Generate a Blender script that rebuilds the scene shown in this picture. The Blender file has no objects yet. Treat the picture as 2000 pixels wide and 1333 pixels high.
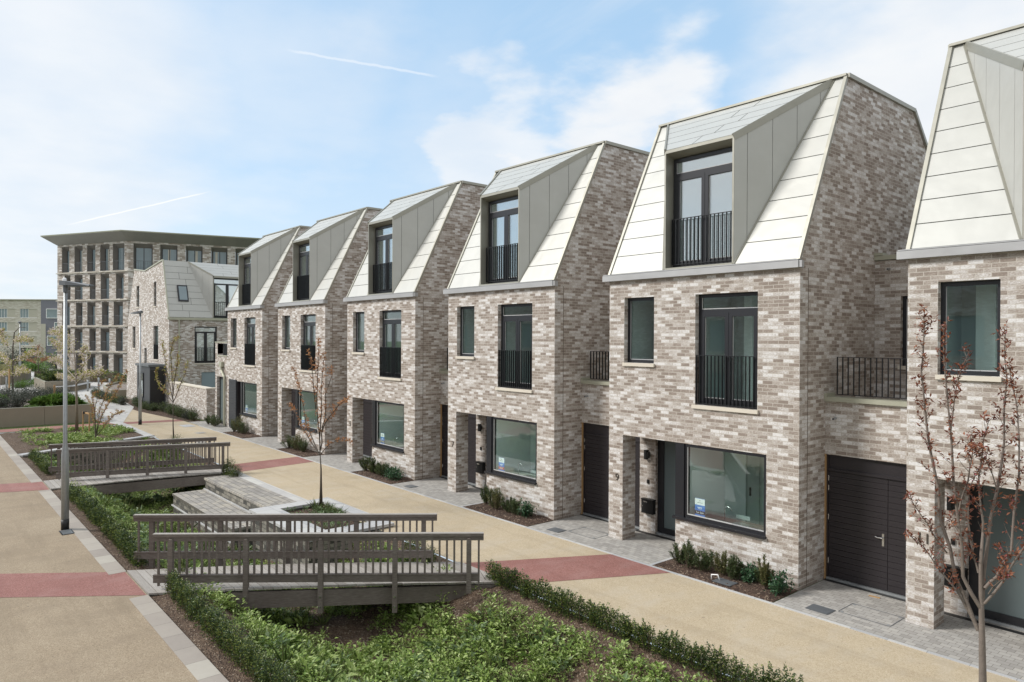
import bpy, math, random
import numpy as np
from mathutils import Vector
R = math.radians
random.seed(7); rng = np.random.default_rng(7)
scene = bpy.context.scene
COL = scene.collection

# ------------------------------------------------------------------ camera
cam = bpy.data.cameras.new('camera'); cam_ob = bpy.data.objects.new('camera', cam); COL.objects.link(cam_ob)
scene.camera = cam_ob
_yaw, _pitch, _roll = R(40.424), R(-.265), R(.255)
fw = Vector((-math.cos(_yaw)*math.cos(_pitch), math.sin(_yaw)*math.cos(_pitch), math.sin(_pitch)))
rt0 = Vector((math.sin(_yaw), math.cos(_yaw), 0)); up0 = rt0.cross(fw)
rt = rt0*math.cos(_roll) + up0*math.sin(_roll)
up = up0*math.cos(_roll) - rt0*math.sin(_roll)
from mathutils import Matrix
cam_ob.matrix_world = Matrix(((rt.x, up.x, -fw.x, 6.977), (rt.y, up.y, -fw.y, -13.393), (rt.z, up.z, -fw.z, 4.976), (0, 0, 0, 1)))
cam.sensor_width = 36; cam.lens = 1387/2000*36; cam.clip_end = 2000; cam.clip_start = .1

# ------------------------------------------------------------------ light
SUN = Vector((-.50, -.62, .62)).normalized()      # towards the sun
sun = bpy.data.lights.new('sun', 'SUN'); sun.energy = 2.3; sun.angle = R(14); sun.color = (1, .965, .92)
sun_ob = bpy.data.objects.new('sun', sun); COL.objects.link(sun_ob); sun_ob.location = (0, -30, 40)
sun_ob.rotation_euler = (-SUN).to_track_quat('-Z', 'Y').to_euler()
vs = scene.view_settings; vs.view_transform = 'Standard'; vs.look = 'None'; vs.gamma = 1; vs.exposure = 0.60
vs.use_curve_mapping = False
scene.cycles.use_denoising = True
scene.cycles.max_bounces = 8; scene.cycles.transparent_max_bounces = 24
scene.cycles.sample_clamp_indirect = 4

world = bpy.data.worlds.new('World'); scene.world = world; world.use_nodes = True

class NT:
    """little helper for writing node trees"""
    def __init__(s, tree): s.t = tree; s.n = tree.nodes; s.l = tree.links
    def node(s, kind, **kw):
        n = s.n.new(kind)
        for k, v in kw.items():
            if k.startswith('_'): setattr(n, k[1:], v)
            else: s.put(n, k, v)
        return n
    def put(s, n, k, v):
        i = n.inputs[int(k[1:])] if k[0] == 'i' and k[1:].isdigit() else n.inputs[k.replace('__', ' ')]
        if isinstance(v, bpy.types.NodeSocket): s.l.new(v, i)
        else: i.default_value = v
    def math(s, op, a, b=0., c=None, clamp=False):
        n = s.node('ShaderNodeMath', _operation=op, i0=a, i1=b); n.use_clamp = clamp
        if c is not None: s.put(n, 'i2', c)
        return n.outputs[0]
    def noise(s, vec, scale, detail=4., rough=.55, dim='3D'):
        n = s.node('ShaderNodeTexNoise', _noise_dimensions=dim, Vector=vec, Scale=scale, Detail=detail, Roughness=rough)
        return n.outputs['Fac']
    def ramp(s, fac, stops, mode='LINEAR'):
        n = s.node('ShaderNodeValToRGB', i0=fac); cr = n.color_ramp; cr.interpolation = mode
        while len(cr.elements) < len(stops): cr.elements.new(.5)
        for e, (p, c) in zip(cr.elements, stops): e.position = p; e.color = (*c, 1) if len(c) == 3 else c
        return n.outputs['Color']
    def mix(s, fac, a, b, mode='MIX'):
        n = s.node('ShaderNodeMix', _data_type='RGBA', _blend_type=mode)
        for sock, v in ((n.inputs[0], fac), (n.inputs[6], a), (n.inputs[7], b)):
            if isinstance(v, bpy.types.NodeSocket): s.l.new(v, sock)
            else: sock.default_value = (*v, 1) if isinstance(v, tuple) and len(v) == 3 else v
        return n.outputs[2]
    def mapping(s, vec, scale=(1, 1, 1), loc=(0, 0, 0), rot=(0, 0, 0)):
        return s.node('ShaderNodeMapping', Vector=vec, Scale=scale, Location=loc, Rotation=rot).outputs[0]
    def smooth(s, x, a, b):
        n = s.node('ShaderNodeMapRange', _interpolation_type='SMOOTHSTEP', i0=x, i1=a, i2=b); n.clamp = True
        return n.outputs[0]

def build_world():
    w = NT(world.node_tree); world.node_tree.nodes.clear()
    out = w.node('ShaderNodeOutputWorld'); bg = w.node('ShaderNodeBackground', Strength=.13)
    sky = w.node('ShaderNodeTexSky', _sky_type='NISHITA')
    sky.sun_disc = False; sky.sun_elevation = math.asin(SUN.z); sky.sun_rotation = math.atan2(SUN.x, SUN.y)
    sky.air_density = 1.0; sky.dust_density = .6; sky.ozone_density = 1.6; sky.altitude = 0
    tc = w.node('ShaderNodeTexCoord').outputs['Generated']
    sep = w.node('ShaderNodeSeparateXYZ', Vector=tc)
    z = w.math('MAXIMUM', sep.outputs[2], .0)
    zz = w.math('ADD', z, .16)
    px = w.math('DIVIDE', sep.outputs[0], zz); py = w.math('DIVIDE', sep.outputs[1], zz)
    pl = w.node('ShaderNodeCombineXYZ', X=px, Y=py, Z=0.).outputs[0]
    n1 = w.noise(w.mapping(pl, (1, 1, 1), (2.1, .4, 0)), .8, 9., .52)
    n2 = w.noise(w.mapping(pl, (1, 1, 1), (5.3, 2.7, 0)), 2.6, 6., .55)
    n3 = w.noise(w.mapping(pl, (.5, 2.2, 1), (1, 7, 0), (0, 0, .7)), 1.4, 5., .6)
    def blob(d, lo, hi):      # a cloud bank in one direction of the sky
        v = Vector(d).normalized()
        dt = w.node('ShaderNodeVectorMath', _operation='DOT_PRODUCT', i0=tc, i1=tuple(v)).outputs['Value']
        return w.smooth(w.math('ADD', dt, w.math('MULTIPLY', w.math('SUBTRACT', n1, .5), .11)), lo, hi)
    CL = CLOUDS
    acc = None
    for d, lo, hi, a in CL:
        b = w.math('MULTIPLY', blob(d, lo, hi), a)
        acc = b if acc is None else w.math('MAXIMUM', acc, b)
    wisps = w.math('MULTIPLY', w.smooth(n3, .5, .78), .35)
    puff = w.smooth(w.math('ADD', acc, w.math('MULTIPLY', w.math('SUBTRACT', n2, .5), .32)), .0, 1.15)
    cov = w.math('MAXIMUM', puff, wisps)
    # high thin veil, thicker towards the horizon
    veil = w.math('MULTIPLY', w.math('SUBTRACT', 1., w.smooth(z, -.02, .40)), .52)
    cov = w.math('MAXIMUM', cov, veil)
    cov = w.math('MULTIPLY', cov, .95, clamp=True)
    shade = w.smooth(n2, .25, .75)
    white = w.mix(shade, CLOUD_LO, CLOUD_HI)
    skyc = w.mix(.72, sky.outputs[0], (2.5, 3.75, 5.0))
    # contrail: a thin great-circle streak
    col = w.mix(cov, skyc, white)
    for (a, b, width, amt) in CONTRAILS:
        a, b = Vector(a).normalized(), Vector(b).normalized()
        nrm = a.cross(b).normalized(); mid = (a+b).normalized(); half = a.dot(mid)
        dn = w.node('ShaderNodeVectorMath', _operation='DOT_PRODUCT', i0=tc, i1=tuple(nrm)).outputs['Value']
        dn = w.math('ADD', dn, w.math('MULTIPLY', w.math('SUBTRACT', w.noise(tc, 60., 3.), .5), width*1.6))
        dm = w.node('ShaderNodeVectorMath', _operation='DOT_PRODUCT', i0=tc, i1=tuple(mid)).outputs['Value']
        f = w.math('SUBTRACT', 1., w.smooth(w.math('ABSOLUTE', dn), width*.3, width))
        f = w.math('MULTIPLY', f, w.smooth(dm, half-.0006, half+.002))
        col = w.mix(w.math('MULTIPLY', f, amt), col, (5.3, 5.35, 5.4))
    w.l.new(col, bg.inputs['Color']); w.l.new(bg.outputs[0], out.inputs['Surface'])

CLOUD_LO = (4.45, 4.6, 4.8); CLOUD_HI = (4.9, 4.95, 5.0)
SKY_TINT = (1.0, 1.0, 1.0)
def sky_dir(px, py):          # direction of a place in the sky, given as degrees right of / above the street's far end
    return tuple(fw*1387 + rt*(px-1000) - up*(py-666.5))
CLOUDS = [  # direction, soft edge (cosines), density
    (sky_dir(-150, 190), .91, .99, .85), (sky_dir(150, 150), .96, 1.0, .5), (sky_dir(480, 230), .965, 1.0, .5),
    (sky_dir(1310, 150), .984, .998, 1.25), (sky_dir(1230, 290), .985, .998, 1.15), (sky_dir(1040, 310), .99, 1.0, .8), (sky_dir(1780, 130), .96, .992, 1.2),
    (sky_dir(2150, 250), .93, 1.0, 1.0), (sky_dir(640, 30), .985, 1.02, .8), (sky_dir(900, 90), .985, 1.03, .5), (sky_dir(950, 420), .96, 1., .45),
    ((.2, -1, .6), .2, .8, 1.1), ((1, -.3, .5), .3, .8, 1.1), ((.6, .7, 1.2), .5, .9, 1.), ((-1, -.9, .9), .8, 1., .7)]  # this row: cloud banks out of view, added for neutral fill light
CONTRAILS = [(sky_dir(560, 98), sky_dir(855, 150), .0022, .36), (sky_dir(130, 440), sky_dir(408, 375), .0012, .8)]
build_world()

# ------------------------------------------------------------------ materials
def newmat(name):
    m = bpy.data.materials.new(name); m.use_nodes = True; m.node_tree.nodes.clear()
    w = NT(m.node_tree); out = w.node('ShaderNodeOutputMaterial'); p = w.node('ShaderNodeBsdfPrincipled')
    w.l.new(p.outputs[0], out.inputs[0]); return m, w, p
def bump(w, p, h, strength=.3, dist=.01):
    b = w.node('ShaderNodeBump', Strength=strength, Distance=dist, Height=h); w.l.new(b.outputs[0], p.inputs['Normal'])
def plain(name, col, rough=.6, metal=0., noise=.12, scale=3., bmp=0., bscale=60.):
    m, w, p = newmat(name); tc = w.node('ShaderNodeTexCoord').outputs['Object']
    f = w.noise(tc, scale, 5.)
    f = w.math('MULTIPLY_ADD', f, noise*2, 1-noise)
    c = w.mix(1., (*col, 1), w.node('ShaderNodeCombineXYZ', X=f, Y=f, Z=f).outputs[0], 'MULTIPLY')
    w.put(p, 'Base Color', c); p.inputs['Roughness'].default_value = rough; p.inputs['Metallic'].default_value = metal
    if bmp: bump(w, p, w.noise(tc, bscale, 3.), bmp)
    return m

def brick_mat(name, lo, mid, pale, white, mort, bw=.225, bh=.075, shift=0.):
    m, w, p = newmat(name)
    uv = w.node('ShaderNodeTexCoord').outputs['UV']
    wob = w.node('ShaderNodeTexNoise', Vector=uv, Scale=9., Detail=2.).outputs['Color']
    uvw = w.node('ShaderNodeVectorMath', _operation='ADD', i0=uv, i1=w.node('ShaderNodeVectorMath', _operation='MULTIPLY', i0=wob, i1=(.008, .008, 0)).outputs[0]).outputs[0]
    bt = w.node('ShaderNodeTexBrick', Vector=uvw, Color1=(0, 0, 0, 1), Color2=(1, 1, 1, 1), Mortar=(.5, .5, .5, 1), Scale=1.)
    bt.inputs['Mortar Size'].default_value = .0062; bt.inputs['Mortar Smooth'].default_value = .1; bt.inputs['Bias'].default_value = 0
    bt.inputs['Brick Width'].default_value = bw; bt.inputs['Row Height'].default_value = bh; bt.offset = .5
    rnd = w.node('ShaderNodeSeparateColor', Color=bt.outputs['Color']).outputs[0]
    big = w.noise(uv, .9, 3.); patch = w.noise(w.mapping(uv, (1., 1.5, 1)), 4.2, 3., .6); smear = w.noise(w.mapping(uv, (1., 2.2, 1)), 26., 4., .75)
    v = w.math('MULTIPLY_ADD', w.math('SUBTRACT', rnd, .5), .67, .5+shift)
    v = w.math('ADD', v, w.math('MULTIPLY', w.math('SUBTRACT', patch, .5), .55))
    v = w.math('ADD', v, w.math('MULTIPLY', w.math('SUBTRACT', big, .5), .3))
    v = w.math('ADD', v, w.math('MULTIPLY', w.math('SUBTRACT', smear, .5), 1.35))
    c = w.ramp(v, [(.18, lo), (.42, mid), (.60, pale), (.80, white)])
    # darker and rustier flecks in single bricks
    fl = w.smooth(w.noise(w.mapping(uv, (1, 2, 1), (3, 9, 0)), 6., 2.), .62, .75)
    c = w.mix(w.math('MULTIPLY', fl, .35), c, tuple(x*.62 for x in lo))
    c = w.mix(bt.outputs['Fac'], c, mort)
    w.put(p, 'Base Color', c); p.inputs['Roughness'].default_value = .9
    h = w.math('ADD', w.math('MULTIPLY', w.math('SUBTRACT', 1., bt.outputs['Fac']), 1.), w.math('MULTIPLY', smear, .5))
    bump(w, p, h, .55, .006)
    return m
M = {}
M['brick'] = brick_mat('house_brick', (.245, .20, .168), (.355, .305, .263), (.47, .43, .395), (.68, .665, .65), (.50, .46, .405))
M['brick_far'] = brick_mat('block_brick', (.25, .21, .175), (.36, .315, .275), (.48, .445, .405), (.64, .61, .58), (.42, .37, .32), .45, .15)
M['brick_buff'] = brick_mat('buff_brick', (.47, .425, .36), (.55, .505, .44), (.61, .575, .51), (.66, .63, .57), (.56, .525, .47), .45, .15)
M['stone_wall'] = brick_mat('stone_wall', (.05, .05, .045), (.11, .105, .09), (.19, .18, .15), (.30, .28, .24), (.05, .05, .045), .30, .11)

def zinc(name, col, rough=.46, metal=.12):
    m, w, p = newmat(name); tc = w.node('ShaderNodeTexCoord').outputs['Object']
    f = w.math('MULTIPLY_ADD', w.noise(tc, 1.3, 4.), .16, .92)
    w.put(p, 'Base Color', w.mix(1., (*col, 1), w.node('ShaderNodeCombineXYZ', X=f, Y=f, Z=f).outputs[0], 'MULTIPLY'))
    p.inputs['Roughness'].default_value = rough; p.inputs['Metallic'].default_value = metal
    bump(w, p, w.noise(w.mapping(tc, (1, 1, 1)), 2.2, 1.5), .28, .05)
    return m
M['zinc'] = zinc('pale_zinc', (.468, .468, .436))
M['zinc_gap'] = plain('seam_gap_underlay', (.05, .048, .042), .8)  # dark underlay seen through the open joints
M['zinc_trim'] = zinc('zinc_trim', (.34, .33, .28), .45, .4)
M['gutter'] = zinc('gutter_grey', (.40, .40, .40), .5, .3)
M['coping'] = zinc('coping_metal', (.42, .42, .33), .5, .3)
M['frame'] = plain('window_frame_black', (.016, .017, .021), .38, 0, .1)
M['rail'] = plain('railing_black', (.012, .013, .015), .4)
M['door'] = plain('door_black_brown', (.026, .022, .025), .42, 0, .15)
M['steel'] = plain('brushed_steel', (.55, .55, .55), .25, .9)
M['sill'] = plain('cast_stone_sill', (.62, .57, .48), .7, 0, .08)
M['plaster'] = plain('white_plaster', (.80, .86, .845), .8, 0, .04)
M['room_grey'] = plain('grey_cabinet', (.40, .46, .45), .6, 0, .06)
M['room_dark'] = plain('dim_room', (.66, .74, .73), .8, 0, .1)
M['counter_dark'] = plain('dark_worktop', (.10, .08, .075), .35)
M['counter_pale'] = plain('pale_worktop', (.55, .56, .52), .4)
M['concrete'] = plain('concrete', (.42, .40, .36), .85, 0, .2, 2., .3)
M['galv'] = plain('galvanised_steel', (.36, .38, .39), .45, .5, .2, 14.)
M['lamp_dark'] = plain('lamp_head_grey', (.13, .14, .15), .5, .2)
M['black'] = plain('black_paint', (.01, .01, .01), .5)
M['white'] = plain('white_print', (.9, .9, .9), .6, 0, .02)
M['blue'] = plain('blue_print', (.09, .22, .60), .6, 0, .05)
M['red_print'] = plain('red_print', (.55, .08, .06), .6, 0, .05)
M['number'] = plain('bronze_number', (.07, .06, .05), .4, .3)
M['planter'] = plain('planter_taupe_panel', (.27, .235, .18), .55, 0, .06)
M['white_rim'] = plain('planter_rim_white', (.7, .7, .68), .5)
M['wood_stake'] = plain('stake_pine', (.42, .26, .12), .7, 0, .25, 9.)
M['anthracite'] = plain('anthracite_cladding', (.055, .058, .065), .5, .3)
M['slate_clad'] = plain('slate_blue_cladding', (.19, .19, .23), .6)
M['cream'] = plain('cream_render', (.52, .49, .42), .8, 0, .06)
M['joint'] = plain('movement_joint', (.10, .075, .05), .9)

def glass(name, tint, lo=.06, k=1.3):
    m = bpy.data.materials.new(name); m.use_nodes = True; w = NT(m.node_tree); m.node_tree.nodes.clear()
    out = w.node('ShaderNodeOutputMaterial'); tr = w.node('ShaderNodeBsdfTransparent', Color=(*tint, 1)); gl = w.node('ShaderNodeBsdfGlossy', Color=(.95, .98, 1, 1), Roughness=.015)
    fc = w.node('ShaderNodeLayerWeight', Blend=.5).outputs['Facing']
    fr = w.math('MULTIPLY_ADD', w.math('POWER', fc, 5.), .96, .045)
    f = w.math('MULTIPLY_ADD', fr, k, lo, clamp=True)
    tcc = w.node('ShaderNodeTexCoord').outputs['Object']
    b = w.node('ShaderNodeBump', Strength=.02, Distance=.01, Height=w.noise(tcc, 1.1, 0.)).outputs[0]
    mx = w.node('ShaderNodeMixShader', Fac=f); w.l.new(tr.outputs[0], mx.inputs[1]); w.l.new(gl.outputs[0], mx.inputs[2]); w.l.new(mx.outputs[0], out.inputs[0])
    return m
M['glass'] = glass('window_glass', (.93, .985, .97), .045, 1.15)
M['lining'] = plain('dark_metal_lining', (.17, .155, .14), .6)
M['glass_far'] = plain('far_window_glass', (.24, .30, .325), .12, 0, .3, .6)
M['glass_upper'] = glass('coated_window_glass', (.95, .99, .98), .30)
M['frosted'] = plain('frosted_glass', (.125, .16, .165), .25, 0, .12, .7)

def timber():
    m, w, p = newmat('weathered_timber'); tc = w.node('ShaderNodeTexCoord').outputs['Object']
    g = w.noise(w.mapping(tc, (3, 3, 30)), 3., 4.); b = w.noise(tc, .8, 3.)
    c = w.ramp(w.math('ADD', w.math('MULTIPLY', g, .6), w.math('MULTIPLY', b, .4)), [(.3, (.095, .078, .066)), (.5, (.16, .134, .117)), (.72, (.26, .232, .21))])
    w.put(p, 'Base Color', c); p.inputs['Roughness'].default_value = .75; bump(w, p, g, .3)
    return m
M['timber'] = timber()
def deck():
    m, w, p = newmat('silvered_deck_boards'); tc = w.node('ShaderNodeTexCoord').outputs['Object']
    g = w.noise(w.mapping(tc, (1, 14, 14)), 4., 4.)
    isl = w.node('ShaderNodeNewGeometry').outputs['Random Per Island']
    c = w.ramp(w.math('ADD', w.math('MULTIPLY', g, .6), w.math('MULTIPLY', isl, .4)), [(.2, (.24, .215, .19)), (.8, (.44, .415, .38))])
    w.put(p, 'Base Color', c); p.inputs['Roughness'].default_value = .8; bump(w, p, g, .3)
    return m
M['deck'] = deck()
def resin(name, a, b, cc, stain):
    m, w, p = newmat(name); tc = w.node('ShaderNodeTexCoord').outputs['Object']
    fine = w.node('ShaderNodeTexVoronoi', Vector=tc, Scale=85.).outputs['Color']
    fv = w.node('ShaderNodeSeparateColor', Color=fine).outputs[0]
    big = w.noise(tc, .35, 6., .62); md = w.noise(w.mapping(tc, (1, .5, 1)), 1.8, 5., .65); sp = w.noise(tc, 26., 4., .75)
    v = w.math('ADD', w.math('MULTIPLY', fv, .38), w.math('ADD', w.math('MULTIPLY', big, .35), w.math('MULTIPLY', sp, .28)))
    c = w.ramp(v, [(.30, a), (.5, b), (.72, cc)])
    c = w.mix(w.math('MULTIPLY', w.smooth(md, .45, .70), .55), c, stain)
    c = w.mix(w.math('MULTIPLY', w.smooth(w.noise(w.mapping(tc, (1, 1, 1), (7, 3, 0)), .8, 6., .7), .48, .68), .42), c, tuple(x*.78 for x in b))
    trk = w.smooth(w.noise(w.mapping(tc, (.12, 1.6, 1), (2, 1, 0)), 1.6, 4., .6), .50, .66)
    c = w.mix(w.math('MULTIPLY', trk, .22), c, tuple(x*.80 for x in a))
    speck = w.smooth(w.noise(w.mapping(tc, (1, 1, 1), (5, 5, 0)), 11., 2., .4), .735, .76)
    c = w.mix(w.math('MULTIPLY', speck, .5), c, (.12, .10, .07))
    w.put(p, 'Base Color', c); p.inputs['Roughness'].default_value = .92; bump(w, p, fv, .35, .003)
    return m
M['resin'] = resin('yellow_resin_gravel', (.37, .29, .188), (.46, .38, .262), (.54, .46, .335), (.48, .42, .33))
M['resin_brown'] = resin('buff_resin_gravel', (.225, .17, .11), (.31, .243, .165), (.41, .34, .245), (.25, .195, .135))
M['red'] = resin('red_resin_band', (.20, .085, .07), (.28, .125, .105), (.37, .20, .175), (.33, .19, .17))
def paving(name, bw, bh, cols, mort=(.10, .095, .085), msz=.006, rot=0., off=.5):
    m, w, p = newmat(name); tc = w.node('ShaderNodeTexCoord').outputs['Object']
    tc2 = w.mapping(tc, (1, 1, 1), (0, 0, 0), (0, 0, rot))
    wob = w.node('ShaderNodeTexNoise', Vector=tc2, Scale=6., Detail=2.).outputs['Color']
    v2 = w.node('ShaderNodeVectorMath', _operation='ADD', i0=tc2, i1=w.node('ShaderNodeVectorMath', _operation='MULTIPLY', i0=wob, i1=(.012, .012, 0)).outputs[0]).outputs[0]
    bt = w.node('ShaderNodeTexBrick', Vector=v2, Color1=(0, 0, 0, 1), Color2=(1, 1, 1, 1), Mortar=(.5, .5, .5, 1), Scale=1.)
    bt.inputs['Mortar Size'].default_value = msz; bt.inputs['Mortar Smooth'].default_value = .2
    bt.inputs['Brick Width'].default_value = bw; bt.inputs['Row Height'].default_value = bh; bt.offset = off
    rnd = w.node('ShaderNodeSeparateColor', Color=bt.outputs['Color']).outputs[0]
    n = w.noise(tc, 5., 5., .65); n2 = w.noise(tc, .7, 4.)
    v = w.math('ADD', w.math('MULTIPLY', rnd, .5), w.math('ADD', w.math('MULTIPLY', n, .3), w.math('MULTIPLY', n2, .3)))
    k = len(cols)-1; c = w.ramp(v, [(.2+.7*i/k, cc) for i, cc in enumerate(cols)])
    c = w.mix(bt.outputs['Fac'], c, mort)
    w.put(p, 'Base Color', c); p.inputs['Roughness'].default_value = .85
    bump(w, p, w.math('ADD', w.math('SUBTRACT', 1., bt.outputs['Fac']), w.math('MULTIPLY', n, .3)), .5, .006)
    return m
M['setts'] = paving('grey_block_paving', .16, .12, [(.27, .255, .235), (.36, .345, .32), (.44, .42, .385)], (.17, .155, .135), .004)
M['cobbles'] = paving('granite_setts', .21, .19, [(.23, .215, .20), (.34, .32, .29), (.46, .42, .35)], (.12, .11, .09), .010, off=.0)
M['slabs'] = paving('sandstone_slabs', .62, 1.2, [(.28, .245, .215), (.36, .32, .275), (.44, .41, .35)], (.14, .13, .11), .004, off=0.)
M['coping_stone'] = paving('pale_stone_coping', .6, .6, [(.36, .37, .38), (.46, .46, .46), (.52, .52, .5)], (.2, .2, .2), .004)
M['greypath'] = paving('pale_grey_slabs', .6, .4, [(.42, .41, .40), (.5, .49, .47), (.55, .54, .5)], (.3, .3, .28), .006)
def soil(name, a, b, c3, chips):
    m, w, p = newmat(name); tc = w.node('ShaderNodeTexCoord').outputs['Object']
    n = w.noise(tc, 2.2, 7., .68); vo = w.node('ShaderNodeTexVoronoi', Vector=tc, Scale=38., Randomness=1.)
    r = w.node('ShaderNodeSeparateColor', Color=vo.outputs['Color']).outputs[0]
    c = w.ramp(w.math('ADD', w.math('MULTIPLY', n, .6), w.math('MULTIPLY', r, .4)), [(.3, a), (.5, b), (.75, c3)])
    c = w.mix(w.smooth(r, .93, .97), c, chips)
    w.put(p, 'Base Color', c); p.inputs['Roughness'].default_value = .95
    bump(w, p, w.math('ADD', n, w.math('MULTIPLY', vo.outputs['Distance'], .6)), .9, .05)
    return m
M['soil'] = soil('dark_soil', (.055, .034, .022), (.115, .074, .048), (.20, .145, .10), (.32, .26, .20))
M['mulch'] = soil('bark_mulch', (.030, .016, .010), (.075, .043, .028), (.15, .095, .065), (.34, .26, .19))
M['lawn'] = soil('rough_lawn', (.05, .085, .02), (.09, .14, .035), (.15, .19, .06), (.2, .2, .1))
M['gravelbed'] = soil('gravel_bed', (.16, .13, .11), (.26, .22, .19), (.36, .32, .28), (.4, .38, .35))

def leaf_mat(name, cols, rough=.5, trans=.25):
    m = bpy.data.materials.new(name); m.use_nodes = True; w = NT(m.node_tree); m.node_tree.nodes.clear()
    out = w.node('ShaderNodeOutputMaterial'); p = w.node('ShaderNodeBsdfPrincipled'); p.inputs['Roughness'].default_value = rough
    g = w.node('ShaderNodeNewGeometry').outputs['Random Per Island']
    tc = w.node('ShaderNodeTexCoord').outputs['Object']; n = w.noise(tc, 1.3, 2.)
    v = w.math('ADD', w.math('MULTIPLY', g, .75), w.math('MULTIPLY', n, .35)); k = len(cols)-1
    c = w.ramp(v, [(.1+.85*i/k, cc) for i, cc in enumerate(cols)])
    w.put(p, 'Base Color', c)
    t = w.node('ShaderNodeBsdfTranslucent', Color=c); mx = w.node('ShaderNodeMixShader', Fac=trans)
    w.l.new(p.outputs[0], mx.inputs[1]); w.l.new(t.outputs[0], mx.inputs[2]); w.l.new(mx.outputs[0], out.inputs[0])
    return m
M['box'] = leaf_mat('box_hedge_leaf', [(.018, .036, .016), (.04, .075, .024), (.10, .145, .035), (.30, .34, .085)], .38)
M['weed'] = leaf_mat('weed_leaf', [(.07, .13, .025), (.19, .29, .055), (.33, .44, .11), (.50, .58, .26)], .5)
M['weed_pale'] = leaf_mat('pale_weed_leaf', [(.10, .16, .06), (.17, .25, .11), (.26, .33, .19)], .55)
M['grass'] = leaf_mat('grass_blade', [(.07, .12, .03), (.13, .19, .05), (.25, .25, .11)], .55)
M['yew'] = leaf_mat('yew_leaf', [(.035, .055, .022), (.075, .11, .04), (.15, .19, .07)], .5)
M['yew_gold'] = leaf_mat('bronze_shrub_leaf', [(.06, .08, .03), (.14, .15, .055), (.24, .22, .085)], .5)
M['laurel'] = leaf_mat('glossy_shrub_leaf', [(.02, .06, .03), (.045, .115, .05), (.10, .18, .09)], .32)
M['lavender'] = leaf_mat('greygreen_shrub_leaf', [(.035, .045, .035), (.075, .09, .065), (.13, .14, .12)], .6)
M['brightgrass'] = leaf_mat('bright_grass', [(.06, .13, .02), (.11, .21, .035), (.18, .27, .06)], .5)
M['pale_grass'] = leaf_mat('pale_grass', [(.20, .20, .09), (.32, .31, .15), (.42, .40, .22)], .6)
M['copper'] = leaf_mat('coppery_spring_leaf', [(.12, .045, .035), (.26, .09, .055), (.42, .18, .09)], .45, .35)
M['orange'] = leaf_mat('orange_spring_leaf', [(.26, .10, .04), (.44, .20, .08), (.56, .33, .16)], .45, .4)
M['olive'] = leaf_mat('olive_gold_leaf', [(.20, .19, .035), (.34, .32, .065), (.48, .44, .13)], .45, .4)
M['lime'] = leaf_mat('yellowgreen_leaf', [(.22, .22, .04), (.38, .37, .08), (.55, .50, .18)], .45, .4)
M['blossom'] = leaf_mat('pale_pink_blossom', [(.55, .42, .40), (.75, .62, .58), (.82, .75, .70)], .6, .3)
M['magenta'] = leaf_mat('pink_bud', [(.35, .05, .10), (.5, .1, .15)], .5, .2)
M['bark'] = plain('young_bark', (.20, .165, .125), .8, 0, .35, 7., .5, 40.)
M['bark_grey'] = plain('grey_brown_bark', (.19, .155, .13), .8, 0, .35, 9., .5, 50.)
M['bark_dark'] = plain('dark_bark', (.075, .06, .045), .85, 0, .3, 9., .5, 50.)
M['twig'] = plain('brown_twig', (.11, .075, .055), .8, 0, .3, 9.)

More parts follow.
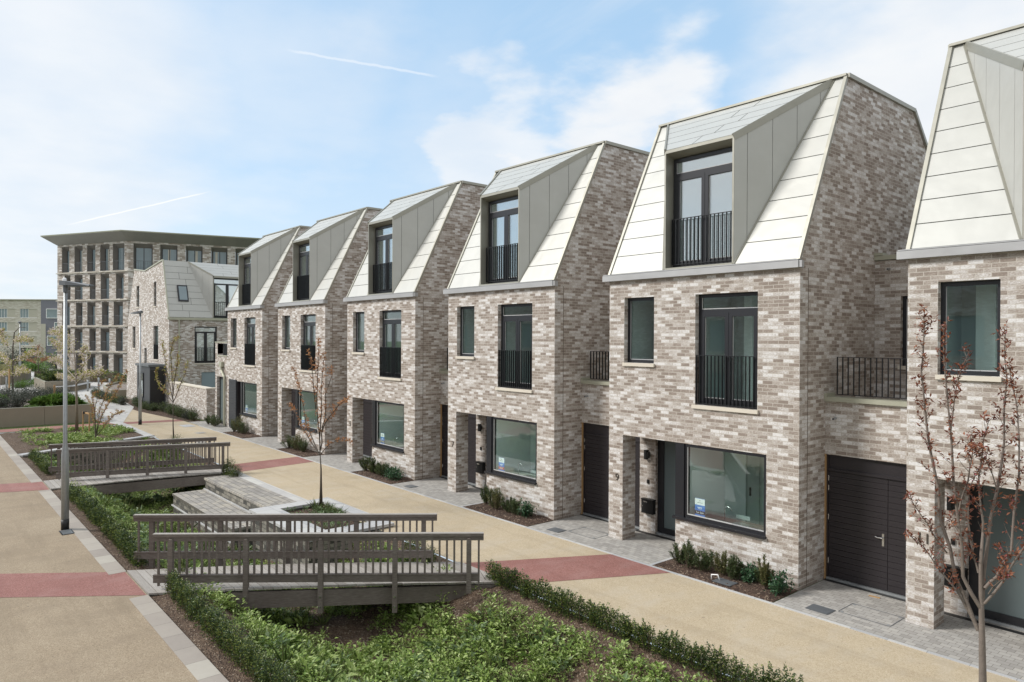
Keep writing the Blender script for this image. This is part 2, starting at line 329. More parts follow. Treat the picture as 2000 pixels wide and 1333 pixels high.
# ------------------------------------------------------------------ mesh tools
class MB:
    def __init__(s): s.v = []; s.f = []; s.m = []
    def add(s, pts, faces, m=0):
        b = len(s.v); s.v += [tuple(p) for p in pts]; s.f += [tuple(b+i for i in f) for f in faces]; s.m += [m]*len(faces); return s
    def quad(s, *p, m=0): return s.add(p, [tuple(range(len(p)))], m)
    def box(s, x0, x1, y0, y1, z0, z1, m=0):
        x0, x1 = min(x0, x1), max(x0, x1); y0, y1 = min(y0, y1), max(y0, y1); z0, z1 = min(z0, z1), max(z0, z1)
        p = [(x, y, z) for z in (z0, z1) for y in (y0, y1) for x in (x0, x1)]
        return s.add(p, [(0, 2, 3, 1), (4, 5, 7, 6), (0, 1, 5, 4), (2, 6, 7, 3), (0, 4, 6, 2), (1, 3, 7, 5)], m)
    def bar(s, a, b, w, h, m=0, upv=(0, 0, 1), w2=None, h2=None):
        a, b = Vector(a), Vector(b); d = (b-a).normalized(); u = Vector(upv)
        if abs(d.dot(u)) > .99: u = Vector((0, 1, 0))
        r = d.cross(u).normalized(); u = r.cross(d)
        w2 = w if w2 is None else w2; h2 = h if h2 is None else h2
        p = [c+r*sx*ww/2+u*sz*hh/2 for c, ww, hh in ((a, w, h), (b, w2, h2)) for sz in (-1, 1) for sx in (-1, 1)]
        return s.add(p, [(0, 1, 3, 2), (4, 6, 7, 5), (0, 4, 5, 1), (2, 3, 7, 6), (0, 2, 6, 4), (1, 5, 7, 3)], m)
    def tube(s, pts, radii, n=8, m=0, cap=True):
        pts = [Vector(p) for p in pts]; base = len(s.v); prev = None
        for i, p in enumerate(pts):
            d = (pts[min(i+1, len(pts)-1)]-pts[max(i-1, 0)])
            d = d.normalized() if d.length > 1e-6 else Vector((0, 0, 1))
            if prev is None: r = d.orthogonal().normalized()
            else: r = (prev-d*prev.dot(d)); r = r.normalized() if r.length > 1e-6 else d.orthogonal().normalized()
            prev = r; q = d.cross(r)
            for k in range(n):
                a = 2*math.pi*k/n; s.v.append(tuple(p+(r*math.cos(a)+q*math.sin(a))*radii[i]))
        for i in range(len(pts)-1):
            for k in range(n):
                a = base+i*n+k; b = base+i*n+(k+1) % n; s.f.append((a, b, b+n, a+n)); s.m.append(m)
        if cap:
            s.f.append(tuple(base+k for k in reversed(range(n)))); s.m.append(m)
            s.f.append(tuple(base+(len(pts)-1)*n+k for k in range(n))); s.m.append(m)
        return s
    def build(s, name, mats, parent=None, smooth=False):
        if isinstance(mats, str): mats = [mats]
        me = bpy.data.meshes.new(name); me.from_pydata(s.v, [], s.f)
        for k in mats: me.materials.append(M[k])
        me.polygons.foreach_set('material_index', s.m)
        if smooth: me.polygons.foreach_set('use_smooth', [True]*len(s.f))
        me.update()
        uv = me.uv_layers.new(name='UVMap'); n = len(me.loops)
        co = np.empty(len(me.vertices)*3); me.vertices.foreach_get('co', co); co = co.reshape(-1, 3)
        li = np.empty(n, int); me.loops.foreach_get('vertex_index', li)
        nr = np.empty(len(me.polygons)*3); me.polygons.foreach_get('normal', nr); nr = np.abs(nr.reshape(-1, 3))
        tot = np.empty(len(me.polygons), int); me.polygons.foreach_get('loop_total', tot)
        nl = np.repeat(nr, tot, axis=0); c = co[li]
        u = np.where(nl[:, 0] > nl[:, 1], c[:, 1], c[:, 0]); v = c[:, 2].copy()
        top = nl[:, 2] > .8; u[top] = c[top, 0]; v[top] = c[top, 1]
        uv.data.foreach_set('uv', np.stack([u, v], 1).ravel())
        o = bpy.data.objects.new(name, me); COL.objects.link(o)
        if parent is not None: o.parent = parent
        return o

def tag(o, label=None, cat=None, group=None, kind=None):
    if label: o['label'] = label
    if cat: o['category'] = cat
    if group: o['group'] = group
    if kind: o['kind'] = kind
    return o
def thing(name, label, cat, loc=(0, 0, 0), rz=0., group=None):
    o = bpy.data.objects.new(name, None); COL.objects.link(o); o.location = loc; o.rotation_euler = (0, 0, rz); o.empty_display_size = .3
    return tag(o, label, cat, group)
def copy_tree(o, parent=None):
    c = o.copy(); COL.objects.link(c)
    if parent is not None: c.parent = parent
    for ch in list(o.children): copy_tree(ch, c)
    return c
def struct(name, mb, mats, **k): return tag(mb.build(name, mats, **k), kind='structure')

def wall(mb, org, u, n, rect, holes, depth, m=0):
    """vertical wall with rectangular openings and reveals. u: horizontal direction, n: outward normal"""
    org, u, n = Vector(org), Vector(u), Vector(n); z = Vector((0, 0, 1))
    us = sorted({rect[0], rect[1]} | {a for h in holes for a in h[:2]}); vz = sorted({rect[2], rect[3]} | {a for h in holes for a in h[2:4]})
    P = lambda a, b, d=0: org+u*a+z*b-n*d
    for i in range(len(us)-1):
        for j in range(len(vz)-1):
            cu, cv = (us[i]+us[i+1])/2, (vz[j]+vz[j+1])/2
            if any(h[0] < cu < h[1] and h[2] < cv < h[3] for h in holes): continue
            mb.quad(P(us[i], vz[j]), P(us[i+1], vz[j]), P(us[i+1], vz[j+1]), P(us[i], vz[j+1]), m=m)
    for h in holes:
        a, b, c, d = h[:4]; dd = h[4] if len(h) > 4 else depth
        mb.quad(P(a, c), P(a, d), P(a, d, dd), P(a, c, dd), m=m); mb.quad(P(b, c), P(b, c, dd), P(b, d, dd), P(b, d), m=m)
        mb.quad(P(a, d), P(b, d), P(b, d, dd), P(a, d, dd), m=m); mb.quad(P(a, c), P(a, c, dd), P(b, c, dd), P(b, c), m=m)

def clip2(poly, ax, val, keep_gt):
    out = []
    for i in range(len(poly)):
        a, b = poly[i], poly[(i+1) % len(poly)]
        ia = (a[ax] >= val) == keep_gt or a[ax] == val; ib = (b[ax] >= val) == keep_gt or b[ax] == val
        if ia: out.append(a)
        if ia != ib and a[ax] != b[ax]:
            t = (val-a[ax])/(b[ax]-a[ax]); out.append((a[0]+(b[0]-a[0])*t, a[1]+(b[1]-a[1])*t))
    return out
def clad(mb, pts, u, v, vcuts, ucuts=None, t=.014, gap=.012, m=0, mgap=1, outward=None):
    """metal trays on a planar polygon, with open joints over a dark underlay"""
    pts = [Vector(p) for p in pts]; o = pts[0]; u = Vector(u).normalized(); v = Vector(v).normalized()
    n = u.cross(v).normalized()
    if outward is not None and n.dot(Vector(outward)) < 0: n = -n
    p2 = [((p-o).dot(u), (p-o).dot(v)) for p in pts]
    mb.quad(*pts, m=mgap)
    us = [a for a, b in p2]; vs_ = [b for a, b in p2]
    vc = [min(vs_)-1]+list(vcuts)+[max(vs_)+1]
    for j in range(len(vc)-1):
        q = clip2(clip2(p2, 1, vc[j]+gap/2, True), 1, vc[j+1]-gap/2, False)
        if len(q) < 3: continue
        uc = [min(us)-1]+(list(ucuts[j % len(ucuts)]) if ucuts else [])+[max(us)+1]
        for i in range(len(uc)-1):
            r = clip2(clip2(q, 0, uc[i]+gap/2, True), 0, uc[i+1]-gap/2, False)
            if len(r) < 3: continue
            k = len(r); tt = t
            lo = [o+u*a+v*b+n*.002 for a, b in r]; hi = [x+n*tt for x in lo]
            mb.add(lo+hi, [tuple(range(k, 2*k))]+[(a, (a+1) % k, k+(a+1) % k, k+a) for a in range(k)], m)

def text_mesh(txt, size, mat, parent, loc, rot, extrude=.004, name='lettering', align='CENTER'):
    cu = bpy.data.curves.new('lettering', 'FONT'); cu.body = txt; cu.size = size; cu.extrude = extrude; cu.align_x = align; cu.align_y = 'CENTER'
    tmp = bpy.data.objects.new('tmp_text', cu); COL.objects.link(tmp)
    bpy.context.view_layer.update()
    dg = bpy.context.evaluated_depsgraph_get(); me = bpy.data.meshes.new_from_object(tmp.evaluated_get(dg))
    bpy.data.objects.remove(tmp); me.materials.clear(); me.materials.append(M[mat])
    o = bpy.data.objects.new(name, me); COL.objects.link(o); o.parent = parent; o.location = loc; o.rotation_euler = rot
    return o

def leaves(name, P, D, L, W, mat, parent=None, fold=.25, label=None, cat=None, group=None, kind=None):
    """numpy leaf mesh: each leaf is two triangles folded along the midrib"""
    P = np.asarray(P, float); D = np.asarray(D, float); n = len(P)
    D = D/np.maximum(np.linalg.norm(D, axis=1, keepdims=True), 1e-6)
    r = rng.normal(size=(n, 3)); r[:, 2] *= .25
    S = np.cross(D, r); S /= np.maximum(np.linalg.norm(S, axis=1, keepdims=True), 1e-6)
    r2 = np.cross(D, np.array([0, 0, 1.])+rng.normal(size=(n, 3))*.35); l2 = np.linalg.norm(r2, axis=1, keepdims=True)
    S = np.where(l2 > .2, r2/np.maximum(l2, 1e-6), S)
    Nn = np.cross(S, D); L = np.broadcast_to(L, (n,))[:, None]; W = np.broadcast_to(W, (n,))[:, None]
    mid = P+D*L*.45; tip = P+D*L-Nn*L*.12
    V = np.stack([P, mid+S*W/2+Nn*W*fold, tip, mid-S*W/2+Nn*W*fold], 1).reshape(-1, 3)
    b = np.arange(n)[:, None]*4
    F = np.concatenate([b+np.array([0, 1, 2]), b+np.array([0, 2, 3])], 1).reshape(-1, 3)
    me = bpy.data.meshes.new(name); me.vertices.add(len(V)); me.vertices.foreach_set('co', V.ravel())
    me.loops.add(F.size); me.loops.foreach_set('vertex_index', F.ravel().astype(np.int32))
    me.polygons.add(len(F)); me.polygons.foreach_set('loop_start', np.arange(len(F), dtype=np.int32)*3)
    me.update(calc_edges=True); me.validate()
    me.materials.append(M[mat])
    o = bpy.data.objects.new(name, me); COL.objects.link(o)
    if parent is not None: o.parent = parent
    return tag(o, label, cat, group, kind)
def rand_dirs(n, upb=0.):
    d = rng.normal(size=(n, 3)); d /= np.linalg.norm(d, axis=1, keepdims=True); d[:, 2] += upb; return d

# ------------------------------------------------------------------ ground, paths, swale
from mathutils import noise as mn
PITCH = 6.96; WID = 4.98
HX0, HX1, HY0, HY1 = -37.5, 13., -9.87, -4.12        # the sunken planting strip
g = MB(); B = 700
g.quad((-B, -B, 0), (HX0, -B, 0), (HX0, B, 0), (-B, B, 0)); g.quad((HX1, -B, 0), (B, -B, 0), (B, B, 0), (HX1, B, 0))
g.quad((HX0, -B, 0), (HX1, -B, 0), (HX1, HY0, 0), (HX0, HY0, 0)); g.quad((HX0, HY1, 0), (HX1, HY1, 0), (HX1, B, 0), (HX0, B, 0))
struct('ground', g, 'lawn')
def sm(x, a, b):
    t = min(1, max(0, (x-a)/(b-a))); return t*t*(3-2*t)
def xwall(y): return -28.6-(y+9.6)/5.6*2.9
def hz(x, y):
    t = (y-HY0)/(HY1-HY0)
    nz = mn.noise(Vector((x*.7, y*.7, 0)))*.10+mn.noise(Vector((x*2.6, y*2.6, 3)))*.045+mn.noise(Vector((x*9, y*9, 1)))*.018
    e = sm(t, 0, .06)*(1-sm(t, .94, 1))
    if x < xwall(y): return -.02+nz*.35*e+.02*e
    d = 1.0*sm(t, .10, .44)*(1-sm(t, .60, .98))
    if x > -4: d *= .92
    return -.03-d+nz*e*(1+.6*sm(d, .1, .5))
nx, ny = 420, 56
T = MB(); T.v = [(HX0+(HX1-HX0)*i/nx, HY0+(HY1-HY0)*j/ny, hz(HX0+(HX1-HX0)*i/nx, HY0+(HY1-HY0)*j/ny)) for j in range(ny+1) for i in range(nx+1)]
T.f = [(j*(nx+1)+i, j*(nx+1)+i+1, (j+1)*(nx+1)+i+1, (j+1)*(nx+1)+i) for j in range(ny) for i in range(nx)]; T.m = [0]*len(T.f)
struct('soil', T, 'soil', smooth=True)

def sheet(name, polys, mat, z):
    s = MB()
    for p in polys: s.quad(*[(a, b, z) for a, b in p])
    return struct(name, s, mat)
rect = lambda x0, x1, y0, y1: [(x0, y0), (x1, y0), (x1, y1), (x0, y1)]
sheet('path', [rect(-37.6, 18, -40, -9.872)], 'resin_brown', .005)
sheet('road', [rect(-62, 18, -4.12, -1.02)], 'resin', .005)
bandsL = [[(-9.66, -9.9), (-12.0, -13), (-17, -19), (-15, -19), (-10.25, -13), (-7.9, -9.9)],
          [(-21.75, -9.9), (-22.9, -13), (-25, -19), (-22.6, -19), (-21.3, -13), (-20.1, -9.9)]]
bandsR = [[(-3.95, -1.075), (-5.62, -4.115), (-3.86, -4.115), (-2.28, -1.075)], [(-21.15, -1.075), (-21.0, -4.115), (-19.3, -4.115), (-19.62, -1.075)],
          [(-38.1, -.7), (-38.7, -4.115), (-37.6, -4.115), (-37.1, -.7)], [(-48.9, -1.075), (-48.7, -4.115), (-47.6, -4.115), (-47.9, -1.075)],
          [(-39.0, -4.12), (-39.0, -26), (-37.65, -26), (-37.65, -4.12)]]
sheet('path_red_band', bandsL, 'red', .010); sheet('road_red_band', bandsR, 'red', .010)
# stone strip on the left, broken where the bridges land
ks = MB()
for a, b in ((-37.5, -21.75), (-20.1, -9.66), (-7.9, 14)): ks.box(a, b, -10.2, -9.87, -.25, .014)
struct('kerb', ks, 'slabs')
k2 = MB(); k2.box(-34.4, 16, -1.07, -1.0, -.1, .016)
for k in range(-4, 2): k2.box(k*PITCH-2.90, k*PITCH-2.83, -1.0, -.02, -.1, .016)
k2.box(-31.0-3.6, -31.0+.1, -1.0, -.93, -.1, .017) if False else None
struct('edging_kerb', k2, 'coping_stone')
pv = []
for k in range(-4, 3):
    x = k*PITCH
    pv.append(rect(x-PITCH+.02, x-2.9, -1.0, 1.6))
sheet('pavement', pv+[rect(-36.5, -34.8, -1.0, 1.6)], 'setts', .008)
sheet('pale_path', [[(-52.4, -3.25), (-40.5, -4.95), (-37.65, -4.4), (-30.9, -4.4), (-30.9, -4.0), (-38.5, -3.95), (-48, -1.3), (-62, .0), (-75, 1.0), (-72, -3)]], 'greypath', .014)
sheet('square', [rect(-120, -62, -7.5, 6), rect(-110, -58, -30, -7.5), [(-62, -7.5), (-62, -.2), (-58.2, -.2), (-52.4, -3.25), (-52.4, -7.5)]], 'greypath', .004)
# mulch beds in front of each house
for k in range(-4, 2):
    x0, x1, y0, y1 = k*PITCH-2.83, k*PITCH+.0, -1.0, -.0
    b = MB(); n1, n2 = 40, 14
    for j in range(n2+1):
        for i in range(n1+1):
            x, y = x0+(x1-x0)*i/n1, y0+(y1-y0)*j/n2
            e = sm(min(i, n1-i)/n1, 0, .08)*sm(j/n2, 0, .15)
            b.v.append((x, y, .012+.035*e+mn.noise(Vector((x*7, y*7, 2)))*.022*e))
    b.f = [(j*(n1+1)+i, j*(n1+1)+i+1, (j+1)*(n1+1)+i+1, (j+1)*(n1+1)+i) for j in range(n2) for i in range(n1)]; b.m = [0]*len(b.f)
    struct('flower_bed', b, 'mulch', smooth=True)

# ------------------------------------------------------------------ houses
def make_window(parent, x0, x1, z0, z1, y, fw_=.075, name='window', sill=True, depth=.07, sx=.0, double=False, transom=None, sillmat='sill', gl='glass'):
    f = MB()
    def ring(a, b, c, d, w, ya, yb):
        f.box(a, b, ya, yb, c, c+w); f.box(a, b, ya, yb, d-w, d); f.box(a, a+w, ya, yb, c+w, d-w); f.box(b-w, b, ya, yb, c+w, d-w)
    ring(x0, x1, z0, z1, fw_, y, y+depth)
    panes = []
    if double:
        zt = transom
        f.box(x0+fw_, x1-fw_, y, y+depth, zt, zt+.085)
        panes.append((x0+fw_, x1-fw_, zt+.085, z1-fw_))
        xm = (x0+x1)/2
        for a, b in ((x0+fw_+.004, xm-.004), (xm+.004, x1-fw_-.004)):
            ring(a, b, z0+fw_, zt, .085, y-.012, y+.055); panes.append((a+.085, b-.085, z0+fw_+.085, zt-.085))
    else:
        panes.append((x0+fw_, x1-fw_, z0+fw_, z1-fw_))
    o = f.build(name, 'frame', parent)
    for a, b, c, d in panes:
        p = MB(); p.box(a-.004, b+.004, y+.03, y+.05, c-.004, d+.004); p.build('pane', gl, o)
        bd = MB(); yb = y+.016
        bd.box(a-.001, b+.001, yb, yb+.012, c-.001, c+.018); bd.box(a-.001, a+.014, yb, yb+.012, c+.018, d); bd.build('glazing_bead', 'coping_stone', o)
    if sill:
        s = MB(); s.box(x0-sx, x1+.03, -.05, y, z0-.08, z0-.002); s.build('sill', sillmat, o)
    return o
def make_railing(parent, x0, x1, z0, z1, y, n, name='railing', mid=False):
    r = MB()
    r.box(x0, x1, y-.022, y+.022, z1-.012, z1); r.box(x0, x1, y-.012, y+.012, z0, z0+.014)
    for i in range(n):
        x = x0+.006+(x1-x0-.012)*i/(n-1); w = .006
        r.box(x-w, x+w, y-.02, y+.02, z0+.014, z1-.012)
    return r.build(name, 'rail', parent)
def room(parent, x0, x1, y0, y1, z0, z1, mat, extra=None, name='room', lining=None):
    r = MB(); P = [(x, y, z) for z in (z0, z1) for y in (y0, y1) for x in (x0, x1)]
    r.add(P, [(0, 2, 3, 1), (4, 5, 7, 6), (2, 6, 7, 3), (0, 4, 6, 2), (1, 3, 7, 5)])
    mats = [mat, 'room_grey', 'plaster', 'frame']
    for e in extra or []: r.box(*e[:6], m=e[6])
    return r.build(name, mats, parent)

ZE = 6.50; ZR = 10.62; YR = 2.0; YB = 5.6
def make_house():
    t = thing('brick_house', 'x', 'house')
    W = WID
    w = MB()
    wall(w, (-W, 0, 0), (1, 0, 0), (0, -1, 0), (0, W, 2.6, ZE), [(W-4.50, W-3.59, 4.38, 5.96), (W-2.44, W-.91, 3.50, 5.96)], .14)
    wall(w, (0, 0, 0), (1, 0, 0), (0, -1, 0), (-2.95, 0, 0, .88), [], .1)
    wall(w, (0, 0, 0), (1, 0, 0), (0, -1, 0), (-.70, 0, .88, 2.6), [], .1)
    w.quad((-.70, 0, .88), (-.70, .3, .88), (-.70, .3, 2.6), (-.70, 0, 2.6))
    w.quad((-2.95, 0, 0), (-2.95, 1.3, 0), (-2.95, 1.3, .88), (-2.95, 0, .88))       # side of the low wall
    w.quad((-2.95, .3, .88), (-2.95, 1.3, .88), (-2.95, 1.3, 2.6), (-2.95, .3, 2.6))
    w.box(-W, -4.53, 0, .48, 0, 2.6)                                                    # corner pier
    w.box(-4.86, -4.35, 1.06, 1.5, 0, 2.6)                                              # porch pier with letter box
    w.quad((-W, 0, 2.6), (-W, 1.5, 2.6), (-.0, 1.5, 2.6), (-.0, 0, 2.6))
    gab = [(0, ZE), (YR, ZR), (YB, ZR), (8.0, 8.35)]
    w.quad((0, 0, 0), (0, 8, 0), *[(0, y, z) for y, z in reversed(gab)])
    w.quad((-W, 0, 2.6), *[(-W, y, z) for y, z in gab], (-W, 8, 0), (-W, 1.5, 0), (-W, 1.5, 2.6))
    w.quad((0, 8, 0), (-W, 8, 0), (-W, 8, 8.35), (0, 8, 8.35))
    w.build('wall', 'brick', t)
    # thin movement joint on the gable
    j = MB(); j.box(0, .004, .322, .334, .02, 6.4); j.build('movement_joint', 'joint', t)
    # roof: inclined front in trays, dormer cut through it
    A, Bq, Cq = (-3.29, 0, 6.56), (-3.29, 0, 9.32), (-4.72, YR, ZR)
    A2, B2, C2 = (-1.49, 0, 6.56), (-1.49, 0, 9.30), (-.30, YR, ZR)
    rf = MB(); up_ = (0, YR, ZR-6.56); n_ = (0, -1, .3)
    L = math.hypot(YR, ZR-6.56); rows = [L*k/9.0 for k in range(1, 9)]
    clad(rf, [(-W+.03, 0, 6.56), A, Cq, (-W+.03, YR, ZR)], (1, 0, 0), up_, rows, outward=n_, gap=.019)
    clad(rf, [A2, (-.05, 0, 6.56), (-.05, YR, ZR), C2], (1, 0, 0), up_, rows, outward=n_, gap=.019)
    rf.quad((-W, YR, ZR+.01), (0, YR, ZR+.01), (0, YB, ZR+.01), (-W, YB, ZR+.01)); rf.quad((-W, YB, ZR+.01), (0, YB, ZR+.01), (0, 8, 8.36), (-W, 8, 8.36))
    ro = rf.build('roof', ['zinc', 'zinc_gap'], t)
    vt = MB()   # verge and ridge trims
    for x in (-.022, -W+.012):
        vt.bar((x, -.02, 6.54), (x, YR-.01, ZR+.035), .07, .07, 0)
        vt.bar((x+.03 if x > -1 else x, YR-.04, ZR+.02), (x+.03 if x > -1 else x, YB, ZR+.02), .10, .09, 0)
        vt.bar((x+.03 if x > -1 else x, YB-.02, ZR+.01), (x+.03 if x > -1 else x, 8.0, 8.36), .10, .09, 0)
    vt.bar((-W-.01, YR-.03, ZR+.04), (.0, YR-.03, ZR+.04), .10, .05, 0)
    vt.build('verge_trim', 'zinc_trim', ro)
    # gutter
    gt = MB(); gt.box(-5.13, .015, -.11, .10, 6.385, 6.525); gt.box(-5.12, 0.0, -.09, .08, 6.535, 6.553)
    gt.box(.018, .08, -.09, .0, 6.39, 6.522); go = gt.build('gutter', 'gutter', t)
    # dormer
    d = MB()
    topu = (Vector(Cq)-Vector(Bq)); up2 = Vector((0, YR, ZR-9.31))
    rows2 = [up2.length*k/5 for k in range(1, 5)]
    jt = [[1.1], [1.55], [.9], [1.75], [1.2]]
    clad(d, [Bq, B2, C2, Cq], (1, 0, 0), up2, rows2, [[.75], [1.05], [1.4], [.95], [1.3]], outward=(0, -.3, 1), gap=.026, t=.014)
    for (a, b, c, s) in ((A, Bq, Cq, -1), (A2, B2, C2, 1)):
        a, b, c = Vector(a), Vector(b), Vector(c); hor = Vector((c.x-b.x, c.y-b.y, 0)).normalized()
        clad(d, [a, b, c], (0, 0, 1), hor, [.30, .88, 1.45, 2.0], outward=(s, -.2, 0), gap=.010)
        d.bar(b+Vector((0, -.015, -.03)), c+Vector((0, -.02, -.02)), .035, .15, 2)               # fascia along the top of the cheek
        d.bar(a+Vector((s*.02, -.02, 0)), c+Vector((s*.02, -.02, 0)), .05, .03, 2)
    # surround of the opening, reveals 0.32 deep
    x0, x1, zt, zb = -3.29, -1.49, 9.32, 6.56; ix0, ix1, izt = -3.27, -1.51, 9.20
    d.box(x0-.01, ix0+.01, -.012, .32, zb, zt-.0, 2); d.box(ix1-.01, x1+.01, -.012, .32, zb, zt, 2)
    d.add([(x0, -.014, zt), (x1, -.014, zt), (x1, -.014, zt-.07), (x0, -.014, zt-.07), (ix0, .32, izt-.04), (ix1, .32, izt-.04)], [(0, 1, 2, 3), (3, 2, 5, 4)], 2)
    d.box(ix0, ix1, -.02, .34, 6.555, 6.60, 2)
    do = d.build('dormer', ['zinc', 'zinc_gap', 'zinc_trim'], t)
    wd = make_window(do, -3.25, -1.53, 6.60, 9.14, .27, sill=False, double=True, transom=8.72, name='french_window', gl='glass_upper')
    room(wd, -3.24, -1.54, .35, 1.4, 6.62, 9.1, 'room_dark', name='room')
    make_railing(do, -3.22, -1.56, 6.68, 7.74, .18, 17)
    # first floor
    sw = make_window(t, -4.50, -3.59, 4.38, 5.96, .13, sx=.02)
    room(sw, -4.55, -3.5, .21, 1.3, 4.2, 6.1, 'room_grey', [(-4.2, -3.9, .9, 1.2, 4.2, 6.1, 2)])
    fwn = make_window(t, -2.44, -.91, 3.50, 5.96, .13, name='french_window', double=True, transom=5.54, sx=.06)
    room(fwn, -2.5, -.85, .21, 1.5, 3.4, 6.1, 'room_grey', [(-1.9, -1.7, 1.1, 1.45, 3.4, 6.1, 2), (-1.0, -.86, .3, 1.4, 3.4, 6.1, 2)])
    make_railing(t, -2.43, -.92, 3.53, 4.61, .04, 17)
    # kitchen window, nearly flush with the brickwork
    kw = MB(); x0, x1, z0, z1, y = -2.95, -.705, .93, 2.595, .02
    kw.box(x0, -2.715, y-.03, 1.06, z0, z1)
    for b in ((x0, x1, y, y+.09, z0, z0+.07), (x0, x1, y, y+.09, z1-.06, z1), (x1-.055, x1, y, y+.09, z0+.07, z1-.06), (-2.715, -2.66, y, y+.09, z0+.07, z1-.06)): kw.box(*b)
    ko = kw.build('kitchen_window', 'frame', t)
    p = MB(); p.box(-2.665, -.76, y+.035, y+.055, z0+.065, z1-.055); p.build('pane', 'glass', ko)
    bd = MB(); bd.box(-2.66, -.76, y+.016, y+.03, z0+.07, z0+.092); bd.box(-2.66, -2.64, y+.016, y+.03, z0+.09, z1-.06); bd.build('glazing_bead', 'coping_stone', ko)
    s = MB(); s.box(-2.99, -.69, -.07, .02, .875, .928); s.build('sill', 'frame', ko)
    room(ko, -2.65, -.06, .13, 2.1, .02, 2.59, 'plaster', [(-2.64, -2.05, 1.5, 2.05, .02, 2.55, 2), (-1.55, -.95, 2.05, 2.09, .02, 2.5, 1), (-2.05, -2.035, 1.45, 1.5, .02, 2.55, 1), (-1.50, -1.48, 2.02, 2.05, .95, 1.1, 3), (-1.95, -1.60, .90, .93, .915, 1.0, 1), (-.675, -.66, 1.45, 1.46, .02, 2.4, 3), (-.66, -.08, 1.1, 2.05, .02, 2.4, 1), (-2.04, -2.02, 1.6, 1.65, 1.3, 1.5, 3), (-.70, -.675, 1.7, 1.73, 1.0, 1.3, 3), (-.70, -.675, 1.9, 1.93, 1.0, 1.3, 3)], name='kitchen')
    ct = MB(); ct.box(-2.6, -.1, .14, .78, .88, .915); ct.box(-2.6, -.1, .2, .74, .05, .88); cto = ct.build('worktop', 'counter_pale', t)
    sk = MB(); sk.box(-1.75, -1.3, .28, .62, .916, .92); sk.build('sink', 'steel', cto)
    tp = MB(); tp.tube([(-1.9, .36, .91), (-1.9, .36, 1.2), (-1.88, .36, 1.25), (-1.82, .36, 1.275), (-1.75, .36, 1.26), (-1.71, .36, 1.2)], [.013]*6, 8); tp.build('tap', 'steel', cto, smooth=True)
    # front door (glazed) inside the porch
    fd = MB(); x0, x1, z0, z1, y = -4.35, -2.95, .06, 2.6, 1.14
    fd.box(x0, x1, y, y+.08, z1-.07, z1); fd.box(x0, x0+.09, y, y+.08, z0, z1-.07); fd.box(x1-.09, x1, y, y+.08, z0, z1-.07)
    fd.box(x0+.09, x0+.20, y-.01, y+.06, z0, z1-.07); fd.box(x1-.20, x1-.09, y-.01, y+.06, z0, z1-.07); fd.box(x0+.2, x1-.2, y-.01, y+.06, z0, z0+.14); fd.box(x0+.2, x1-.2, y-.01, y+.06, z1-.18, z1-.07)
    fo = fd.build('front_door', 'frame', t)
    p = MB(); p.box(x0+.195, x1-.195, y+.015, y+.035, z0+.135, z1-.175); p.build('pane', 'frosted', fo)
    h = MB(); h.tube([(x1-.145, y-.02, 1.03), (x1-.145, y-.06, 1.03), (x1-.26, y-.06, 1.03)], [.011]*3, 8); h.tube([(x1-.145, y-.012, 1.14), (x1-.145, y-.025, 1.14)], [.022]*2, 10); h.build('handle', 'steel', fo)
    th = MB(); th.box(x0, x1, y-.05, y+.1, .01, .055); th.build('threshold', 'galv', fo)
    # drain channel, letter box, wall light, bell
    dc = MB(); dc.box(-4.9, -2.95, .90, 1.02, 0.0, .014); dc.build('drain_channel', 'black', t)
    lb = MB(); lb.box(-4.70, -4.34, .93, 1.055, .52, .86); lb.box(-4.71, -4.33, .915, 1.055, .862, .885); lo_ = lb.build('letter_box', 'black', t)
    fl = MB(); fl.box(-4.62, -4.5, .921, .929, .80, .83); fl.tube([(-4.66, .922, .7), (-4.66, .93, .7)], [.012]*2, 8); fl.build('flap', 'steel', lo_)
    wl = MB(); wl.box(-4.66, -4.58, .97, 1.06, 1.88, 2.12); wl.tube([(-4.54, 1.0, 1.93), (-4.54, 1.0, 2.07)], [.04]*2, 12); wl.build('wall_light', 'black', t)
    be = MB(); be.box(-4.61, -4.55, 1.03, 1.06, 1.26, 1.36); be.build('door_bell', 'black', t)
    # link to the next house: side door, wall, roof terrace
    lk = MB()
    wall(lk, (0, 1.08, 0), (1, 0, 0), (0, -1, 0), (0, 1.98, 2.6, 3.70), [], .1); lk.quad((0, 1.08, 2.6), (1.98, 1.08, 2.6), (1.98, 1.5, 2.6), (0, 1.5, 2.6))
    lk.quad((0, 1.08, 3.70), (1.98, 1.08, 3.70), (1.98, 1.36, 3.70), (0, 1.36, 3.70)); lk.quad((0, 1.36, 3.70), (1.98, 1.36, 3.70), (1.98, 1.36, 3.5), (0, 1.36, 3.5))
    lk.build('link_wall', 'brick', t); lk = MB()
    wall(lk, (0, 3.42, 0), (1, 0, 0), (0, -1, 0), (0, 1.98, 3.5, 6.76), [(.56, 1.5, 4.39, 5.94)], .12)
    lk.build('terrace_wall', 'brick', t)
    tf = MB(); tf.quad((0, 1.36, 3.52), (1.98, 1.36, 3.52), (1.98, 3.42, 3.52), (0, 3.42, 3.52)); tf.quad((0, 3.42, 6.77), (1.98, 3.42, 6.77), (1.98, 8, 6.77), (0, 8, 6.77)); tf.build('terrace_floor', 'coping_stone', t)
    cp = MB(); cp.box(.004, 1.976, 1.02, 1.38, 3.70, 3.79); cp.box(.004, .06, 1.02, 1.38, 3.792, 3.86); cp.build('terrace_coping', 'coping', t); cp = MB(); cp.box(.004, 1.976, 3.36, 3.6, 6.77, 6.87); cp.box(.004, .2, 3.34, 3.6, 6.875, 6.93); cp.build('terrace_coping', 'coping', t)
    make_railing(t, .16, 1.95, 3.83, 4.61, 1.25, 17, 'terrace_railing')
